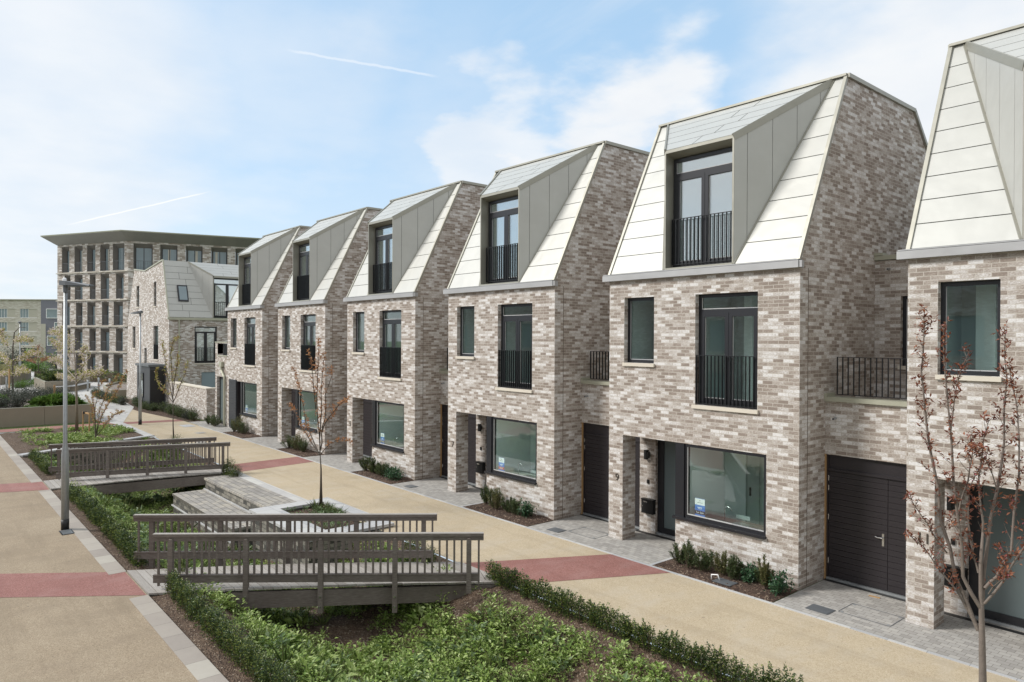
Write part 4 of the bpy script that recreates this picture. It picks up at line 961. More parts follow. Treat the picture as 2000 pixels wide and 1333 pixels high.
# ------------------------------------------------------------------ block of flats with flared roof
def flats():
    C0 = Vector((-79.95, 5.13, 0)); d1 = Vector((.888, .460, 0)); d2 = Vector((.269, .963, 0))
    t = thing('apartment_block', 'five storey brick apartment block with flared dark roof behind the corner house', 'apartment block', tuple(C0))
    n1 = Vector((d1.y, -d1.x, 0)); n2 = Vector((d2.y, -d2.x, 0)); HB = 15.45
    W1, W2 = 11.4, 27.
    floors = [0, 3.17, 6.05, 9.0, 12.15, HB]
    lay = {4: [(.75, 2.0), (2.85, 4.2), (4.9, 6.25), (7.0, 8.5), (9.0, 10.8)], 3: [(1.2, 2.2), (2.9, 4.2), (5.35, 6.3), (7.1, 8.45), (9.5, 10.7)],
           2: [(.85, 2.1), (3.1, 4.2), (4.95, 6.3), (7.3, 8.4), (9.15, 10.6)], 1: [(1.2, 2.2), (2.9, 4.2), (5.3, 6.35), (7.1, 8.5), (9.5, 10.6)],
           0: [(.85, 2.1), (3.1, 4.2), (4.95, 6.3), (7.3, 8.4), (9.15, 10.6)]}
    w = MB(); h1 = []; h2 = []
    for f, bays in lay.items():
        z0, z1 = floors[f]+.12, floors[f+1]-.22
        h1 += [(a, b, z0, z1) for a, b in bays]
        h2 += [(a, a+(1.9 if i == 0 else 1.75), z0, z1) for i, a in enumerate((.5, 3.15, 5.75, 8.4, 11.0, 13.6, 16.2, 18.8, 21.4))]
    wall(w, -d1*W1, d1, n1, (0, W1, 0, HB), h1, .55); wall(w, (0, 0, 0), d2, n2, (0, W2, 0, HB), h2, .55)
    e1 = -d1*W1; w.quad(tuple(e1), tuple(e1-n1*12), tuple(e1-n1*12+Vector((0, 0, HB))), tuple(e1+Vector((0, 0, HB))))
    w.build('wall', 'brick_far', t)
    for org, d, n, hs in ((-d1*W1, d1, n1, h1), (Vector((0, 0, 0)), d2, n2, h2)):
        for a, b, c, e in hs:
            P = lambda u, z, q: tuple(org+d*u+Vector((0, 0, z))-n*q)
            m = MB()      # splayed dark lining
            m.quad(P(a, c, .04), P(a+.02, e, .04), P(a+.17, e-.45, .55), P(a+.17, c, .55)); m.quad(P(a, e, .04), P(b, e, .04), P(b-.04, e-.45, .55), P(a+.17, e-.45, .55)); m.quad(P(b, c, .04), P(b-.04, c, .55), P(b-.04, e-.45, .55), P(b, e, .04)); m.quad(P(a, c+.01, .02), P(b, c+.01, .02), P(b-.04, c+.01, .55), P(a+.17, c+.01, .55))
            x1 = b-.04
            for u in (a+.17, (a+.17+x1)/2-.04, x1-.08): m.quad(P(u, c, .53), P(u+.08, c, .53), P(u+.08, e-.45, .53), P(u, e-.45, .53), m=1)
            wo = m.build('window', ['lining', 'frame'], t)
            m = MB(); m.quad(P(a+.17, c, .545), P(x1, c, .545), P(x1, e-.45, .545), P(a+.17, e-.45, .545)); 
            if random.random() < .55: u = random.uniform(a+.4, x1-.35); m.quad(P(u, c, .538), P(u+.2, c, .538), P(u+.25, e-.5, .538), P(u, e-.5, .538), m=1)
            m.build('pane', ['glass_far', 'cream'], wo)
            m = MB(); nb_ = 9
            for i in range(nb_): u = a+.04+(b-a-.08)*i/(nb_-1); m.quad(P(u-.012, c, .10), P(u+.012, c, .10), P(u+.012, c+1.05, .10), P(u-.012, c+1.05, .10))
            m.bar(P(a, c+1.05, .10), P(b, c+1.05, .10), .04, .04); m.bar(P(a, c+.05, .10), P(b, c+.05, .10), .04, .04)
            if c > .5: m.build('railing', 'lamp_dark', wo)
    m = MB()
    for f in range(1, 5):
        z = floors[f]; m.bar(-d1*(W1+.08)+n1*.06+Vector((0, 0, z)), n1*.06+Vector((0, 0, z)), .16, .09); m.bar(n2*.06+Vector((0, 0, z)), d2*W2+n2*.06+Vector((0, 0, z)), .16, .09)
    m.build('floor_band', 'cream', t)
    # roof: soffit flaring outwards
    mit = (n1+n2).normalized(); kk = 1/mit.dot(n1)
    def ring(off, z): return [-d1*(W1+off*.45)+n1*off+Vector((0, 0, z)), mit*off*kk+Vector((0, 0, z)), d2*W2+n2*off+d2*off*.9+Vector((0, 0, z))]
    r0, r1, r2 = ring(.05, HB), ring(1.5, HB+.85), ring(1.53, HB+.97)
    m = MB()
    for a, b in ((r0, r1),):
        for i in range(2): m.quad(a[i], a[i+1], b[i+1], b[i])
    for i in range(2): m.quad(r1[i], r1[i+1], r2[i+1], r2[i], m=1)
    bk = [p-n1*12 for p in (r0[0], r1[0], r2[0])]
    m.quad(r0[0], r1[0], bk[1], bk[0]); m.quad(r1[0], r2[0], bk[2], bk[1], m=1)
    m.quad(r2[0], r2[1], r2[2], r2[2]-n2*14, bk[2], m=1); m.quad(r0[2], r1[2], r1[2]-n2*14, r0[2]-n2*14)
    m.build('roof', ['roofmetal', 'coping'], t)
M['roofmetal'] = plain('dark_bronze_roof_sheet', (.30, .29, .27), .5, .3, .1)
flats()

# ------------------------------------------------------------------ far buff building at the end
def far_building():
    c = Vector((-197, -9, 0)); d = Vector((.652, .758, 0)); n = Vector((d.y, -d.x, 0))
    t = thing('apartment_building', 'long low buff brick building with slate blue end, far away at the left', 'apartment building', tuple(c))
    H = 12.9; Wd = 36
    w = MB(); holes = []
    ctr = 21.35
    # windows placed along the facade
    u0s = [1.5, 7.2, 12.9, 17.2, 21.7]
    for z in (8.9, 5.9, 2.8):
        for u in (.3, 5.1, 9.9, 14.6, 19.4): holes.append((u, u+3.8, z, z+2.0))
    wall(w, (0, 0, 0), d, n, (-12, 24.3, 0, H), holes+[(19.4, 23.2, .0, 2.2, 2.)], .15)
    w.build('wall', 'brick_buff', t)
    P = lambda u, z, q: tuple(d*u+Vector((0, 0, z))-n*q)
    m = MB(); m.quad(P(24.3, 0, -.3), P(36, 0, -.3), P(36, H, -.3), P(24.3, H, -.3)); m.quad(P(24.3, 0, 0), P(24.3, 0, -.3), P(24.3, H, -.3), P(24.3, H, 0)); m.quad(P(24.3, 0, -.35), P(25.4, 0, -.35), P(25.4, 7.6, -.35), P(24.3, 7.6, -.35), m=1); m.build('cladding', ['slate_clad', 'cream'], t)
    m = MB(); m.quad(P(-12, H, -.4), P(36, H, -.4), P(36, H+.15, -.4), P(-12, H+.15, -.4)); m.quad(P(-12, H+.15, -.4), P(36, H+.15, -.4), P(36, H+.15, 12), P(-12, H+.15, 12)); m.build('roof', 'cream', t)
    for a, b, z0, z1 in holes:
        m = MB(); m.quad(P(a, z0, .12), P(a+1.9, z0, .12), P(a+1.9, z1, .12), P(a, z1, .12)); m.quad(P(a+1.9, z0, .10), P(b, z0, .10), P(b, z1, .10), P(a+1.9, z1, .10), m=1)
        for u in (a, a+.6, a+1.25, a+1.84): m.quad(P(u, z0, .08), P(u+.07, z0, .08), P(u+.07, z1, .08), P(u, z1, .08), m=2)
        m.quad(P(a, z0, .07), P(b, z0, .07), P(b, z0+.08, .07), P(a, z0+.08, .07), m=2)
        m.build('window', ['glass_far', 'cream', 'white'], t)
    for (a, b, z0, z1) in ((25.6, 30.5, 8.9, 10.9), (27.4, 32, 5.6, 7.9), (25.8, 30.6, 2.8, 4.9)):
        m = MB(); m.quad(P(a, z0, -.36), P(b, z0, -.36), P(b, z1, -.36), P(a, z1, -.36))
        for zz in (z0, z1): m.bar(P(a, zz, -.4), P(b, zz, -.4), .12, .12, 1)
        for uu in (a, b, (a+b)/2): m.bar(P(uu, z0, -.4), P(uu, z1, -.4), .12, .12, 1)
        m.build('window', ['glass_far', 'white'], t)
    m = MB(); m.quad(P(20.6, 0, 1.9), P(22.2, 0, 1.9), P(22.2, 2.1, 1.9), P(20.6, 2.1, 1.9)); m.build('entrance', 'glass_far', t)
far_building()

# ------------------------------------------------------------------ planters and benches on the square
def planter(label, pts, h, rim=True, mat='planter'):
    t = thing('raised_planter', label, 'planter', (pts[0][0], pts[0][1], 0)); o = Vector((pts[0][0], pts[0][1], 0))
    m = MB(); k = len(pts)
    for i in range(k):
        a, b = Vector((*pts[i], 0))-o, Vector((*pts[(i+1) % k], 0))-o
        L = (b-a).length; nn = max(1, int(round(L/2.4))); dd = (b-a)/nn; un = dd.normalized()
        for j in range(nn): m.bar(a+dd*j+un*.006+Vector((0, 0, h/2)), a+dd*(j+1)-un*.006+Vector((0, 0, h/2)), .10, h)
    m.build('panel', mat, t)
    if rim:
        m = MB()
        for i in range(k): m.bar(Vector((*pts[i], h+.012))-o, Vector((*pts[(i+1) % k], h+.012))-o, .12, .02)
        m.build('rim', 'coping', t)
    m = MB(); m.quad(*[tuple(Vector((a, b, h-.12))-o) for a, b in pts]); m.build('earth', 'gravelbed', t)
    return t
planter('long taupe raised planter full of grasses and grey-green shrubs, left of the street', [(-40.1, -5.2), (-40.35, -24), (-56, -24), (-56, -12), (-47, -5.3)], 1.0)
planter('angular taupe planter with attached bench in front of the block of flats', [(-66.6, -4.2), (-67.0, -2.8), (-72.7, .2), (-78, -1.5), (-75.2, -4.0)], .95)
planter('far taupe planter topped with pale grasses at the left edge', [(-80.6, -9), (-80.6, -6.2), (-89, -2.8), (-96, -5.8), (-92, -12)], 1.0)
planter('low taupe planter against the hedge beside the corner house', [(-57.2, -.9), (-57.2, .3), (-66, 2.6), (-69, 2.0), (-64, -.2)], .6)
bn = thing('bench', 'long slatted bench wrapped round the corner of the angular planter', 'bench', (-66.2, -2.4, 0))
for (a, b) in (((0, -1.2), (-.4, .3)), ((-.35, .2), (-5.0, 2.35))):
    m = MB(); A_, B_ = Vector((a[0], a[1], .5)), Vector((b[0], b[1], .5)); m.bar(A_, B_, .55, .06); m.build('seat', 'coping_stone', bn)
    n = 2 if a[0] == 0 else 6
    for i in range(n):
        p = A_+(B_-A_)*(i+.3)/n; m = MB(); m.bar(p-Vector((0, 0, .5)), p-Vector((0, 0, .03)), .06, .45); m.build('leg', 'planter', bn)
for i, (x, y, lab) in enumerate(((-65.9, -1.1, 'metal bollard on the square at the end of the long bench'), (-69.5, .4, 'metal bollard behind the one at the bench end'), (-75.5, -6.2, 'metal bollard alone on the pale paving at the left'), (-67.3, .9, 'metal bollard right of the bench near the hedge'))):
    m = MB(); m.tube([(0, 0, 0), (0, 0, 1.0), (0, 0, 1.02)], [.075, .075, .05], 12); o = m.build('bollard', 'galv', smooth=True); o.location = (x, y, .01); tag(o, lab, 'bollard', 'bollards on the square')

# ------------------------------------------------------------------ planting
def hedge(label, x0, x1, yf, h, wd, n, name='box_hedge', mat='box', z=None, leaf=.034):
    t = thing(name, label, 'hedge', ((x0+x1)/2, yf((x0+x1)/2), 0)); o = np.array([(x0+x1)/2, yf((x0+x1)/2), 0])
    L = x1-x0; nb = int(L/.19); cx = np.linspace(x0, x1, nb)+rng.normal(size=nb)*.035; hh = h*(1+rng.normal(size=nb)*.14); ww = wd*(1+rng.normal(size=nb)*.16)
    i = rng.integers(0, nb, n)
    u = rng.random(n)**.55; d = rng.normal(size=(n, 3)); d /= np.linalg.norm(d, axis=1, keepdims=True)
    X = cx[i]+d[:, 0]*.115*u; Y0 = np.array([yf(x) for x in X]); Y = Y0+d[:, 1]*ww[i]/2*u
    zg = np.array([hz(a, b) if z is None else z for a, b in zip(X, Y)]); Zc = rng.random(n)
    # upright sprays: clumps of taller tips
    spike = (np.sin(X*31)+np.sin(X*57+Y*40))*.9
    Z = zg+.03+hh[i]*Zc*(1+.13*spike)*(1-.16*(np.abs(Y-Y0)/(ww[i]/2))**2)
    D = np.stack([d[:, 0]*1.1, d[:, 1]*1.2, .1+rng.random(n)*1.1], 1)+rng.normal(size=(n, 3))*.35
    leaves('foliage', np.stack([X, Y, Z], 1)-o, D, leaf*(.7+.7*rng.random(n)), leaf*.6, mat, t)
    m = MB()
    for k in range(nb):
        for q in range(3):
            a = rng.normal(size=2)*.03; yy = yf(cx[k]); zz = hz(cx[k], yy) if z is None else z
            m.tube([(cx[k]-o[0]+a[0], yy-o[1]+a[1], zz-.02), (cx[k]-o[0]+a[0]*2.5, yy-o[1]+a[1]*3, zz+h*.85)], [.006, .003], 4, cap=False)
    m.tube([(cx[k]-o[0], yf(cx[k])-o[1], (hz(cx[k], yf(cx[k])) if z is None else z)+.0) for k in range(nb)], [.012]*nb, 4); m.build('stems', 'twig', t)
hedge('clipped box hedge along the bottom edge between the stone strip and the green hollow', -7.6, 4, lambda x: -9.52, .37, .29, 40000, leaf=.034)
hedge('clipped box hedge along the yellow street, from the near footbridge to the bottom edge', -4.35, 7, lambda x: -4.34-.02*x, .36, .27, 46000, leaf=.034)
hedge('clipped box hedge between the two footbridges, beside the tall lamp post', -19.3, -10.0, lambda x: -9.52, .36, .30, 30000, leaf=.042)
hedge('short box hedge left of the further footbridge', -27.6, -23.4, lambda x: -9.5, .34, .34, 9000, leaf=.045)
hedge('tiny box bush at the near right end of the further footbridge', -19.2, -18.5, lambda x: -4.55, .5, .45, 3500, 'box_bush')
hedge('small box bush at the street end of the near footbridge, under its far handrail', -6.9, -6.1, lambda x: -4.62, .5, .45, 3500, 'box_bush')
hedge('small box bush at the street edge behind the further footbridge', -26.6, -25.8, lambda x: -4.45, .55, .5, 3500, 'box_bush')

# weeds and ground cover in the hollow
def scatter(name, n_plants, area, mat, lab_name, per=(9, 18), L=(.07, .16), spread=.10, upb=.6, dens=None, wid=.46, lift=.12, lab=None):
    P = []; D = []; LL = []
    x0, x1, y0, y1 = area; k = 0; tries = 0
    while k < n_plants and tries < n_plants*40:
        tries += 1
        x = random.uniform(x0, x1); y = random.uniform(y0, y1)
        if blocked(x, y): continue
        q = mn.noise(Vector((x*.55+11, y*.55, 5)))*.6+mn.noise(Vector((x*1.7, y*1.7, 9)))*.55
        if dens is not None and q < dens(x, y)+random.uniform(-.12, .12): continue
        k += 1; z = hz(x, y); n = random.randint(*per); s = random.uniform(.55, 1.25)*(1+.25*q)
        st = rng.normal(size=(n, 3))*[spread, spread, 0]*s; h = rng.random((n, 1))*lift*s
        P.append(np.array([x, y, z])+st*.5+np.concatenate([np.zeros((n, 2)), h], 1)); d = st+rng.normal(size=(n, 3))*.04; d[:, 2] = np.abs(d[:, 2])+upb*spread*(.3+rng.random(n)); D.append(d); LL.append((L[0]+(L[1]-L[0])*rng.random(n))*s)
    P = np.concatenate(P); D = np.concatenate(D); LL = np.concatenate(LL)
    return leaves(name, P, D, LL, LL*wid, mat, label=lab, cat='plants', kind='stuff')
def blocked(x, y):
    if x < xwall(y)+.3 and x > -37.4 and False: return True
    if -19.1 < x < -12.9 and y > -6.65: return True
    if -13.1 < x < -9.1 and y > -6.1: return True
    return y > -4.55 or y < -9.2
d0 = lambda x, y: (-.10 if y < -5.9 else .22) if x < 0 else .05
scatter('ground_cover', 10500, (-28, 9, -9.2, -4.6), 'weed', 'w', (11, 22), (.035, .078), .09, .5, lambda x, y: -.6 if x < -8 else (-.14 if y < -6.6 else -.26), lab='mixed bright green broad-leaved weeds carpeting the hollow')
scatter('ground_cover', 4200, (-8, 9, -9.05, -4.7), 'weed', 'w', (12, 24), (.04, .092), .10, .6, lambda x, y: -.08 if y < -6.6 else -.14, lab='taller leafy weeds on the near bank of the hollow', lift=.25)
scatter('ground_cover', 420, (-28, 9, -9.0, -4.8), 'weed_pale', 'p', (8, 16), (.09, .20), .11, .9, lambda x, y: .02, lab='paler grey-green weeds among the bright ones in the hollow', lift=.18)
scatter('ground_cover', 110, (-9, 9, -8.8, -5.0), 'weed', 'b', (9, 14), (.16, .30), .16, .55, lambda x, y: -.1, wid=.42, lift=.10, lab='big-leaved bright weeds standing out in the near hollow')
scatter('grass_tufts', 480, (-28, 9, -9.1, -4.7), 'grass', 'g', (24, 46), (.16, .38), .06, 1.9, lambda x, y: -.2, wid=.035, lift=.02, lab='thin arching grass tufts scattered through the hollow')
scatter('ground_cover', 900, (-37, -29, -9.4, -4.3), 'weed', 'f', (8, 16), (.06, .14), .12, .6, lambda x, y: .06, lab='sparse weeds on the far bare soil bed')
_b = blocked; blocked = lambda x, y: not (-12.5 < x < -9.75 and -5.3 < y < -4.05)
hz_ = hz; hz = lambda x, y: .0
scatter('ground_cover', 60, (-12.5, -9.75, -5.3, -4.05), 'weed_pale', 'p', (14, 26), (.05, .10), .10, .9, None, lab='silvery low plants inside the square tree pit')
scatter('grass_tufts', 10, (-12.4, -11.2, -4.5, -4.1), 'grass', 'g', (24, 40), (.14, .3), .05, 1.9, None, wid=.035, lift=.02, lab='grass tufts at the back of the square tree pit')
hz = hz_; blocked = _b

def shrub(loc, h, r, n, mat, label, name='shrub', group=None, form='spray', leaf=.05, cat='shrub', wl=.35, droop=0.):
    t = thing(name, label, cat, loc, 0, group)
    m = MB(); P = []; D = []
    ns = max(5, int(14*r/.25))
    for i in range(ns):
        a = random.uniform(0, 6.28); q = random.uniform(.15, 1)*r; hh = h*random.uniform(.55, 1.0)*(1-.3*(q/r)**2)
        p0 = np.array([math.cos(a)*q*.15, math.sin(a)*q*.15, 0]); p1 = np.array([math.cos(a)*q*.75, math.sin(a)*q*.75, hh*.6]); p2 = np.array([math.cos(a)*q, math.sin(a)*q, hh])
        m.tube([tuple(p0), tuple(p1), tuple(p2)], [.008, .005, .002], 4, cap=False)
        k = n//ns; s = rng.random(k)**.8; s = .12+.88*s
        pts = ((1-s)**2)[:, None]*p0+(2*s*(1-s))[:, None]*p1+(s**2)[:, None]*p2+rng.normal(size=(k, 3))*r*(.06 if form == 'spray' else .16)
        pts[:, 2] = np.maximum(pts[:, 2], .01)
        P.append(pts); dd = rng.normal(size=(k, 3))*(.55 if form == 'spray' else 1.)+(p2-p0)/np.linalg.norm(p2-p0)*(.9 if form == 'spray' else .3); D.append(dd)
    m.build('stems', 'twig', t)
    P = np.concatenate(P); leaves('foliage', P, np.concatenate(D), leaf*(.6+.8*rng.random(len(P))), leaf*wl, mat, t)
    return t
ORD = ['first', 'second', 'third', 'fourth', 'fifth', 'sixth', 'seventh', 'eighth']
beds = {0: [(-2.45, -.50, .42, .20, 'yew'), (-2.15, -.62, .52, .22, 'yew'), (-1.78, -.52, .40, .22, 'yew'), (-1.42, -.45, .42, .2, 'yew_gold'), (-1.12, -.50, .42, .18, 'yew'), (-.92, -.30, .26, .2, 'laurel'), (-.42, -.52, .62, .12, 'yew_gold'), (-.2, -.45, .34, .24, 'laurel'), (-.60, -.30, .30, .14, 'yew')],
        -1: [(-2.5, -.35, .50, .16, 'yew'), (-2.2, -.40, .55, .26, 'yew'), (-1.85, -.50, .55, .24, 'yew_gold'), (-1.35, -.45, .40, .2, 'yew'), (-1.0, -.5, .42, .2, 'yew'), (-.72, -.38, .38, .2, 'laurel')],
        -2: [(-2.5, -.5, .48, .22, 'yew'), (-2.15, -.45, .3, .18, 'yew_gold'), (-1.9, -.55, .55, .16, 'yew'), (-1.55, -.5, .48, .22, 'yew'), (-1.2, -.5, .45, .24, 'yew'), (-.8, -.45, .32, .22, 'laurel'), (-.35, -.5, .34, .25, 'laurel')],
        -3: [(-2.5, -.5, .5, .28, 'yew'), (-2.05, -.45, .5, .25, 'yew'), (-1.6, -.5, .62, .3, 'yew_gold'), (-1.1, -.45, .5, .28, 'yew')],
        -4: [(-6.6, -.5, .45, .2, 'yew'), (-6.1, -.45, .55, .3, 'yew'), (-5.5, -.5, .5, .28, 'yew'), (-2.5, -.5, .6, .3, 'yew'), (-2.0, -.4, .85, .3, 'yew_gold'), (-1.4, -.45, .55, .3, 'yew')]}
hn = {0: 'house number nine', -1: 'house number seven', -2: 'house number five', -3: 'house number three', -4: 'the last terraced house'}
kind_w = {'yew': 'dark feathery yew bush', 'yew_gold': 'bronze-green upright bush', 'laurel': 'low glossy-leaved bush'}
for k, L_ in beds.items():
    for i, (x, y, h, r, mt) in enumerate(L_):
        shrub((k*PITCH+x, y, .03), h*1.2, r*1.35, 1900 if mt != 'laurel' else 600, mt, f'{kind_w[mt]}, {ORD[i] if i < 8 else "ninth"} from the left in the bed of {hn[k]}', 'shrub', f'shrubs in the bed of {hn[k]}', leaf=.05 if mt != 'laurel' else .075, form='spray' if mt != 'laurel' else 'mound', wl=.28 if mt != 'laurel' else .45)
# shrubs and hedge below the corner house
t = []
for i in range(26):
    x = -36.9-i*.93; y = -.55-.06*i*.0+random.uniform(-.15, .15)-(.5 if x < -44 else 0)-(.6 if x < -49 else 0)
    nearm = 'garden wall' if x > -44 else 'corner house'
    shrub((x, y, 0), random.uniform(.55, .8), .42, 900, random.choice(['yew', 'yew', 'lavender']), f'dark low shrub in the row at the foot of the garden wall and corner house', 'shrub', 'row of low dark shrubs along the corner house', leaf=.09, form='mound')
mb = MB(); mb.quad((-62, -1.9, .012), (-44.5, -1.75, .012), (-36.5, -.95, .012), (-36.5, -.2, .012), (-62, -.0, .012)); struct('shrub_bed', mb, 'mulch')

# planting in the raised planters
def mass(name, label, pts, mat, leaf, n, form='mound', h=.6, r=.7, group=None, cat='shrub'):
    for i, (x, y, z, s) in enumerate(pts):
        shrub((x, y, z), h*s, r*s, n, mat, label, name, group, form, leaf, cat)
mass('shrub', 'dark grey-green rounded shrub massed in the long taupe planter', [(-42.3, -8.6, .9, 1.), (-42.0, -9.7, .9, 1.05), (-42.6, -10.8, .9, 1.), (-44.5, -7.0, .9, 1.1), (-46, -8.2, .9, 1.1), (-46.5, -6.2, .9, 1.), (-45.5, -5.9, .9, 1.), (-48, -7.2, .9, 1.1), (-47.5, -9.6, .9, 1.1), (-49, -8.6, .9, 1.1), (-43.9, -5.9, .9, .8), (-44.9, -10.2, .9, 1.), (-42, -12, .9, 1.), (-50, -10.6, .9, 1.), (-45.5, -12.2, .9, 1.)], 'lavender', .10, 1500, h=.75, r=.8, group='shrubs in the long planter')
mass('grass_clump', 'bright green grass clump in the long taupe planter', [(-41.6, -6.9, .88, 1.), (-42.0, -6.4, .88, 1.), (-42.1, -7.5, .88, .7), (-43.3, -9.4, .88, .9), (-45.5, -9.9, .88, 1.), (-41.0, -6.0, .88, .6)], 'brightgrass', .26, 1500, 'spray', .55, .65, 'grass clumps in the long planter', 'grass')
mass('low_plant', 'low yellow-green cushion plant at the front of the long taupe planter', [(-40.9, -7.9, .88, .6), (-41.4, -8.2, .88, .5), (-41.1, -5.6, .88, .8), (-41.9, -5.7, .88, .8), (-42.8, -5.6, .88, .8), (-40.7, -7.2, .88, .5)], 'brightgrass', .07, 500, 'mound', .25, .5, 'cushion plants in the long planter', 'plant')
mass('shrub', 'dark strappy evergreen plant in the angular planter', [(-68.5, -3.4, .85, 1.), (-69.6, -2.8, .85, 1.), (-70.8, -2.0, .85, 1.), (-72, -1.6, .85, 1.), (-68.3, -2.6, .85, 1.), (-70.2, -3.6, .85, 1.), (-72.5, -3.2, .85, 1.1)], 'box', .22, 700, 'spray', .75, .8, 'plants in the angular planter')
mass('grass_clump', 'pale straw-coloured grass clump in the far planter', [(-82.5, -5.9, .9, 1.2), (-84.5, -5.2, .9, 1.2), (-86.5, -4.5, .9, 1.2), (-83, -7.5, .9, 1.2), (-86, -6.5, .9, 1.2), (-82, -8.5, .9, 1.1), (-89, -5.3, .9, 1.2)], 'pale_grass', .3, 500, 'spray', .7, 1., 'grasses in the far planter', 'grass')
mass('shrub', 'rounded mid-green shrub on the lawn side of the square', [(-78, -3.2, 0, 1.2), (-79.5, -2.6, 0, 1.2), (-81, -1.5, 0, 1.3), (-76.5, -4.6, 0, 1.), (-83, -1.9, 0, 1.2), (-84.5, -.6, 0, 1.2), (-74.6, -5.3, 0, .8)], 'brightgrass', .14, 900, 'mound', .6, 1., 'shrubs on the square')
def block_hedge(label, x0, y0, x1, y1, h, wd, n):
    t = thing('hedge', label, 'hedge', (x0, y0, 0)); s = rng.random(n); P = np.stack([(x1-x0)*s, (y1-y0)*s, np.zeros(n)], 1); P += rng.normal(size=(n, 3))*[wd*.35, wd*.35, 0]; P[:, 2] = (rng.random(n)**.6)*h*(1+.08*np.sin(P[:, 0]*3))
    leaves('foliage', P, rand_dirs(n, .4), .14, .08, 'box', t)
    m = MB(); m.bar((0, 0, h*.45), (x1-x0, y1-y0, h*.45), wd*.8, h*.8); m.build('stems', 'twig', t)
block_hedge('dark clipped hedge along the foot of the block of flats', -88.5, -2.2, -78.2, 3.6, 1.15, 1.0, 9000)
block_hedge('dark clipped hedge on the square between bench and corner house', -71, 2.4, -62, 4.2, 1.1, 1.1, 8000)
for i, (x, y, s) in enumerate(((-120, -6, 3.), (-128, -1, 3.5), (-140, -9, 3.), (-150, 2, 4.), (-135, 6, 3.5), (-118, 4, 2.6), (-112, 0, 2.), (-160, -12, 4))):
    shrub((x, y, 0), s*.55, s, 900, 'lavender' if i % 2 else 'brightgrass', 'distant rounded bush in front of the buff building', 'shrub', 'distant bushes', 'mound', .35)

# ------------------------------------------------------------------ trees
T_treeR=[[[4.37,-4.2,0.75],[4.36,-4.2,1.13],[4.35,-4.2,1.61],[4.34,-4.2,2.01],[4.33,-4.2,2.47],[4.35,-4.2,2.82]],[[4.31,-4.2,1.7],[4.09,-4.24,2.26],[3.95,-4.28,2.88],[3.85,-4.31,3.65],[3.8,-4.35,4.14],[3.77,-4.39,4.6],[3.81,-4.43,5.03],[3.82,-4.46,5.27]],[[4.34,-4.2,1.95],[4.18,-4.28,2.29],[4.15,-4.36,2.96],[4.11,-4.44,3.76],[4.07,-4.52,4.52],[4.07,-4.6,5.13]],[[4.02,-4.2,3.92],[4.08,-4.25,4.38],[4.23,-4.3,4.84]],[[4.31,-4.2,1.7],[4.13,-4.29,2.11],[3.96,-4.37,2.34],[3.83,-4.46,2.59],[3.72,-4.55,2.71]],[[3.99,-4.2,2.5],[3.91,-4.34,2.69],[3.77,-4.49,3.01],[3.74,-4.63,3.22]],[[4.35,-4.2,2.82],[4.34,-4.22,3.05],[4.32,-4.25,3.45],[4.37,-4.27,3.87],[4.43,-4.3,4.1]],[[4.35,-4.2,2.0],[4.37,-4.12,2.65],[4.44,-4.03,3.29],[4.48,-3.95,3.82],[4.48,-3.87,4.55],[4.44,-3.78,5.05]],[[4.37,-4.2,2.19],[4.47,-4.14,2.33],[4.59,-4.08,2.63],[4.64,-4.02,3.47],[4.6,-3.96,4.25],[4.51,-3.9,4.65]],[[4.37,-4.2,2.02],[4.53,-4.13,2.3],[4.7,-4.07,2.69],[4.82,-4.0,3.11],[4.87,-3.93,3.66]],[[4.41,-4.2,2.14],[4.56,-4.34,2.36],[4.72,-4.48,2.5]],[[4.31,-4.2,2.35],[4.25,-4.19,2.54],[4.2,-4.18,3.27],[4.32,-4.16,3.57]],[[4.1,-4.2,2.93],[4.22,-4.27,3.38],[4.29,-4.35,3.74],[4.29,-4.42,3.92]],[[4.48,-4.2,3.32],[4.42,-4.36,3.65],[4.34,-4.53,3.82]]]
T_treeM=[[[-12.36,-4.19,-0.14],[-12.36,-4.19,0.02],[-12.4,-4.19,0.62],[-12.4,-4.19,1.1],[-12.47,-4.19,1.59]],[[-12.47,-4.19,1.59],[-12.37,-4.29,2.36],[-12.24,-4.39,3.61],[-11.97,-4.49,4.37],[-11.76,-4.58,4.88]],[[-12.76,-4.19,2.83],[-12.69,-4.29,3.45],[-12.6,-4.38,4.13],[-12.63,-4.48,4.59]],[[-12.58,-4.19,1.58],[-13.29,-4.1,2.01],[-13.88,-4.02,2.41],[-14.38,-3.93,3.2],[-14.81,-3.85,3.55],[-15.45,-3.76,4.0]],[[-12.51,-4.19,1.53],[-13.35,-4.11,1.85],[-13.97,-4.03,2.09],[-14.78,-3.94,2.54],[-15.53,-3.86,2.71]],[[-12.44,-4.19,1.66],[-12.5,-4.13,2.1],[-12.4,-4.07,2.58],[-12.53,-4.01,3.25],[-12.2,-3.94,3.88],[-12.42,-3.88,4.02]],[[-12.44,-4.19,1.54],[-12.08,-4.09,1.87],[-11.58,-3.99,2.08],[-11.19,-3.89,2.01]],[[-12.31,-4.19,2.27],[-11.68,-4.29,2.71],[-10.91,-4.39,3.12],[-10.12,-4.5,3.33]],[[-12.51,-4.19,1.95],[-12.25,-4.25,2.88],[-12.09,-4.32,3.78],[-11.8,-4.38,4.52]]]
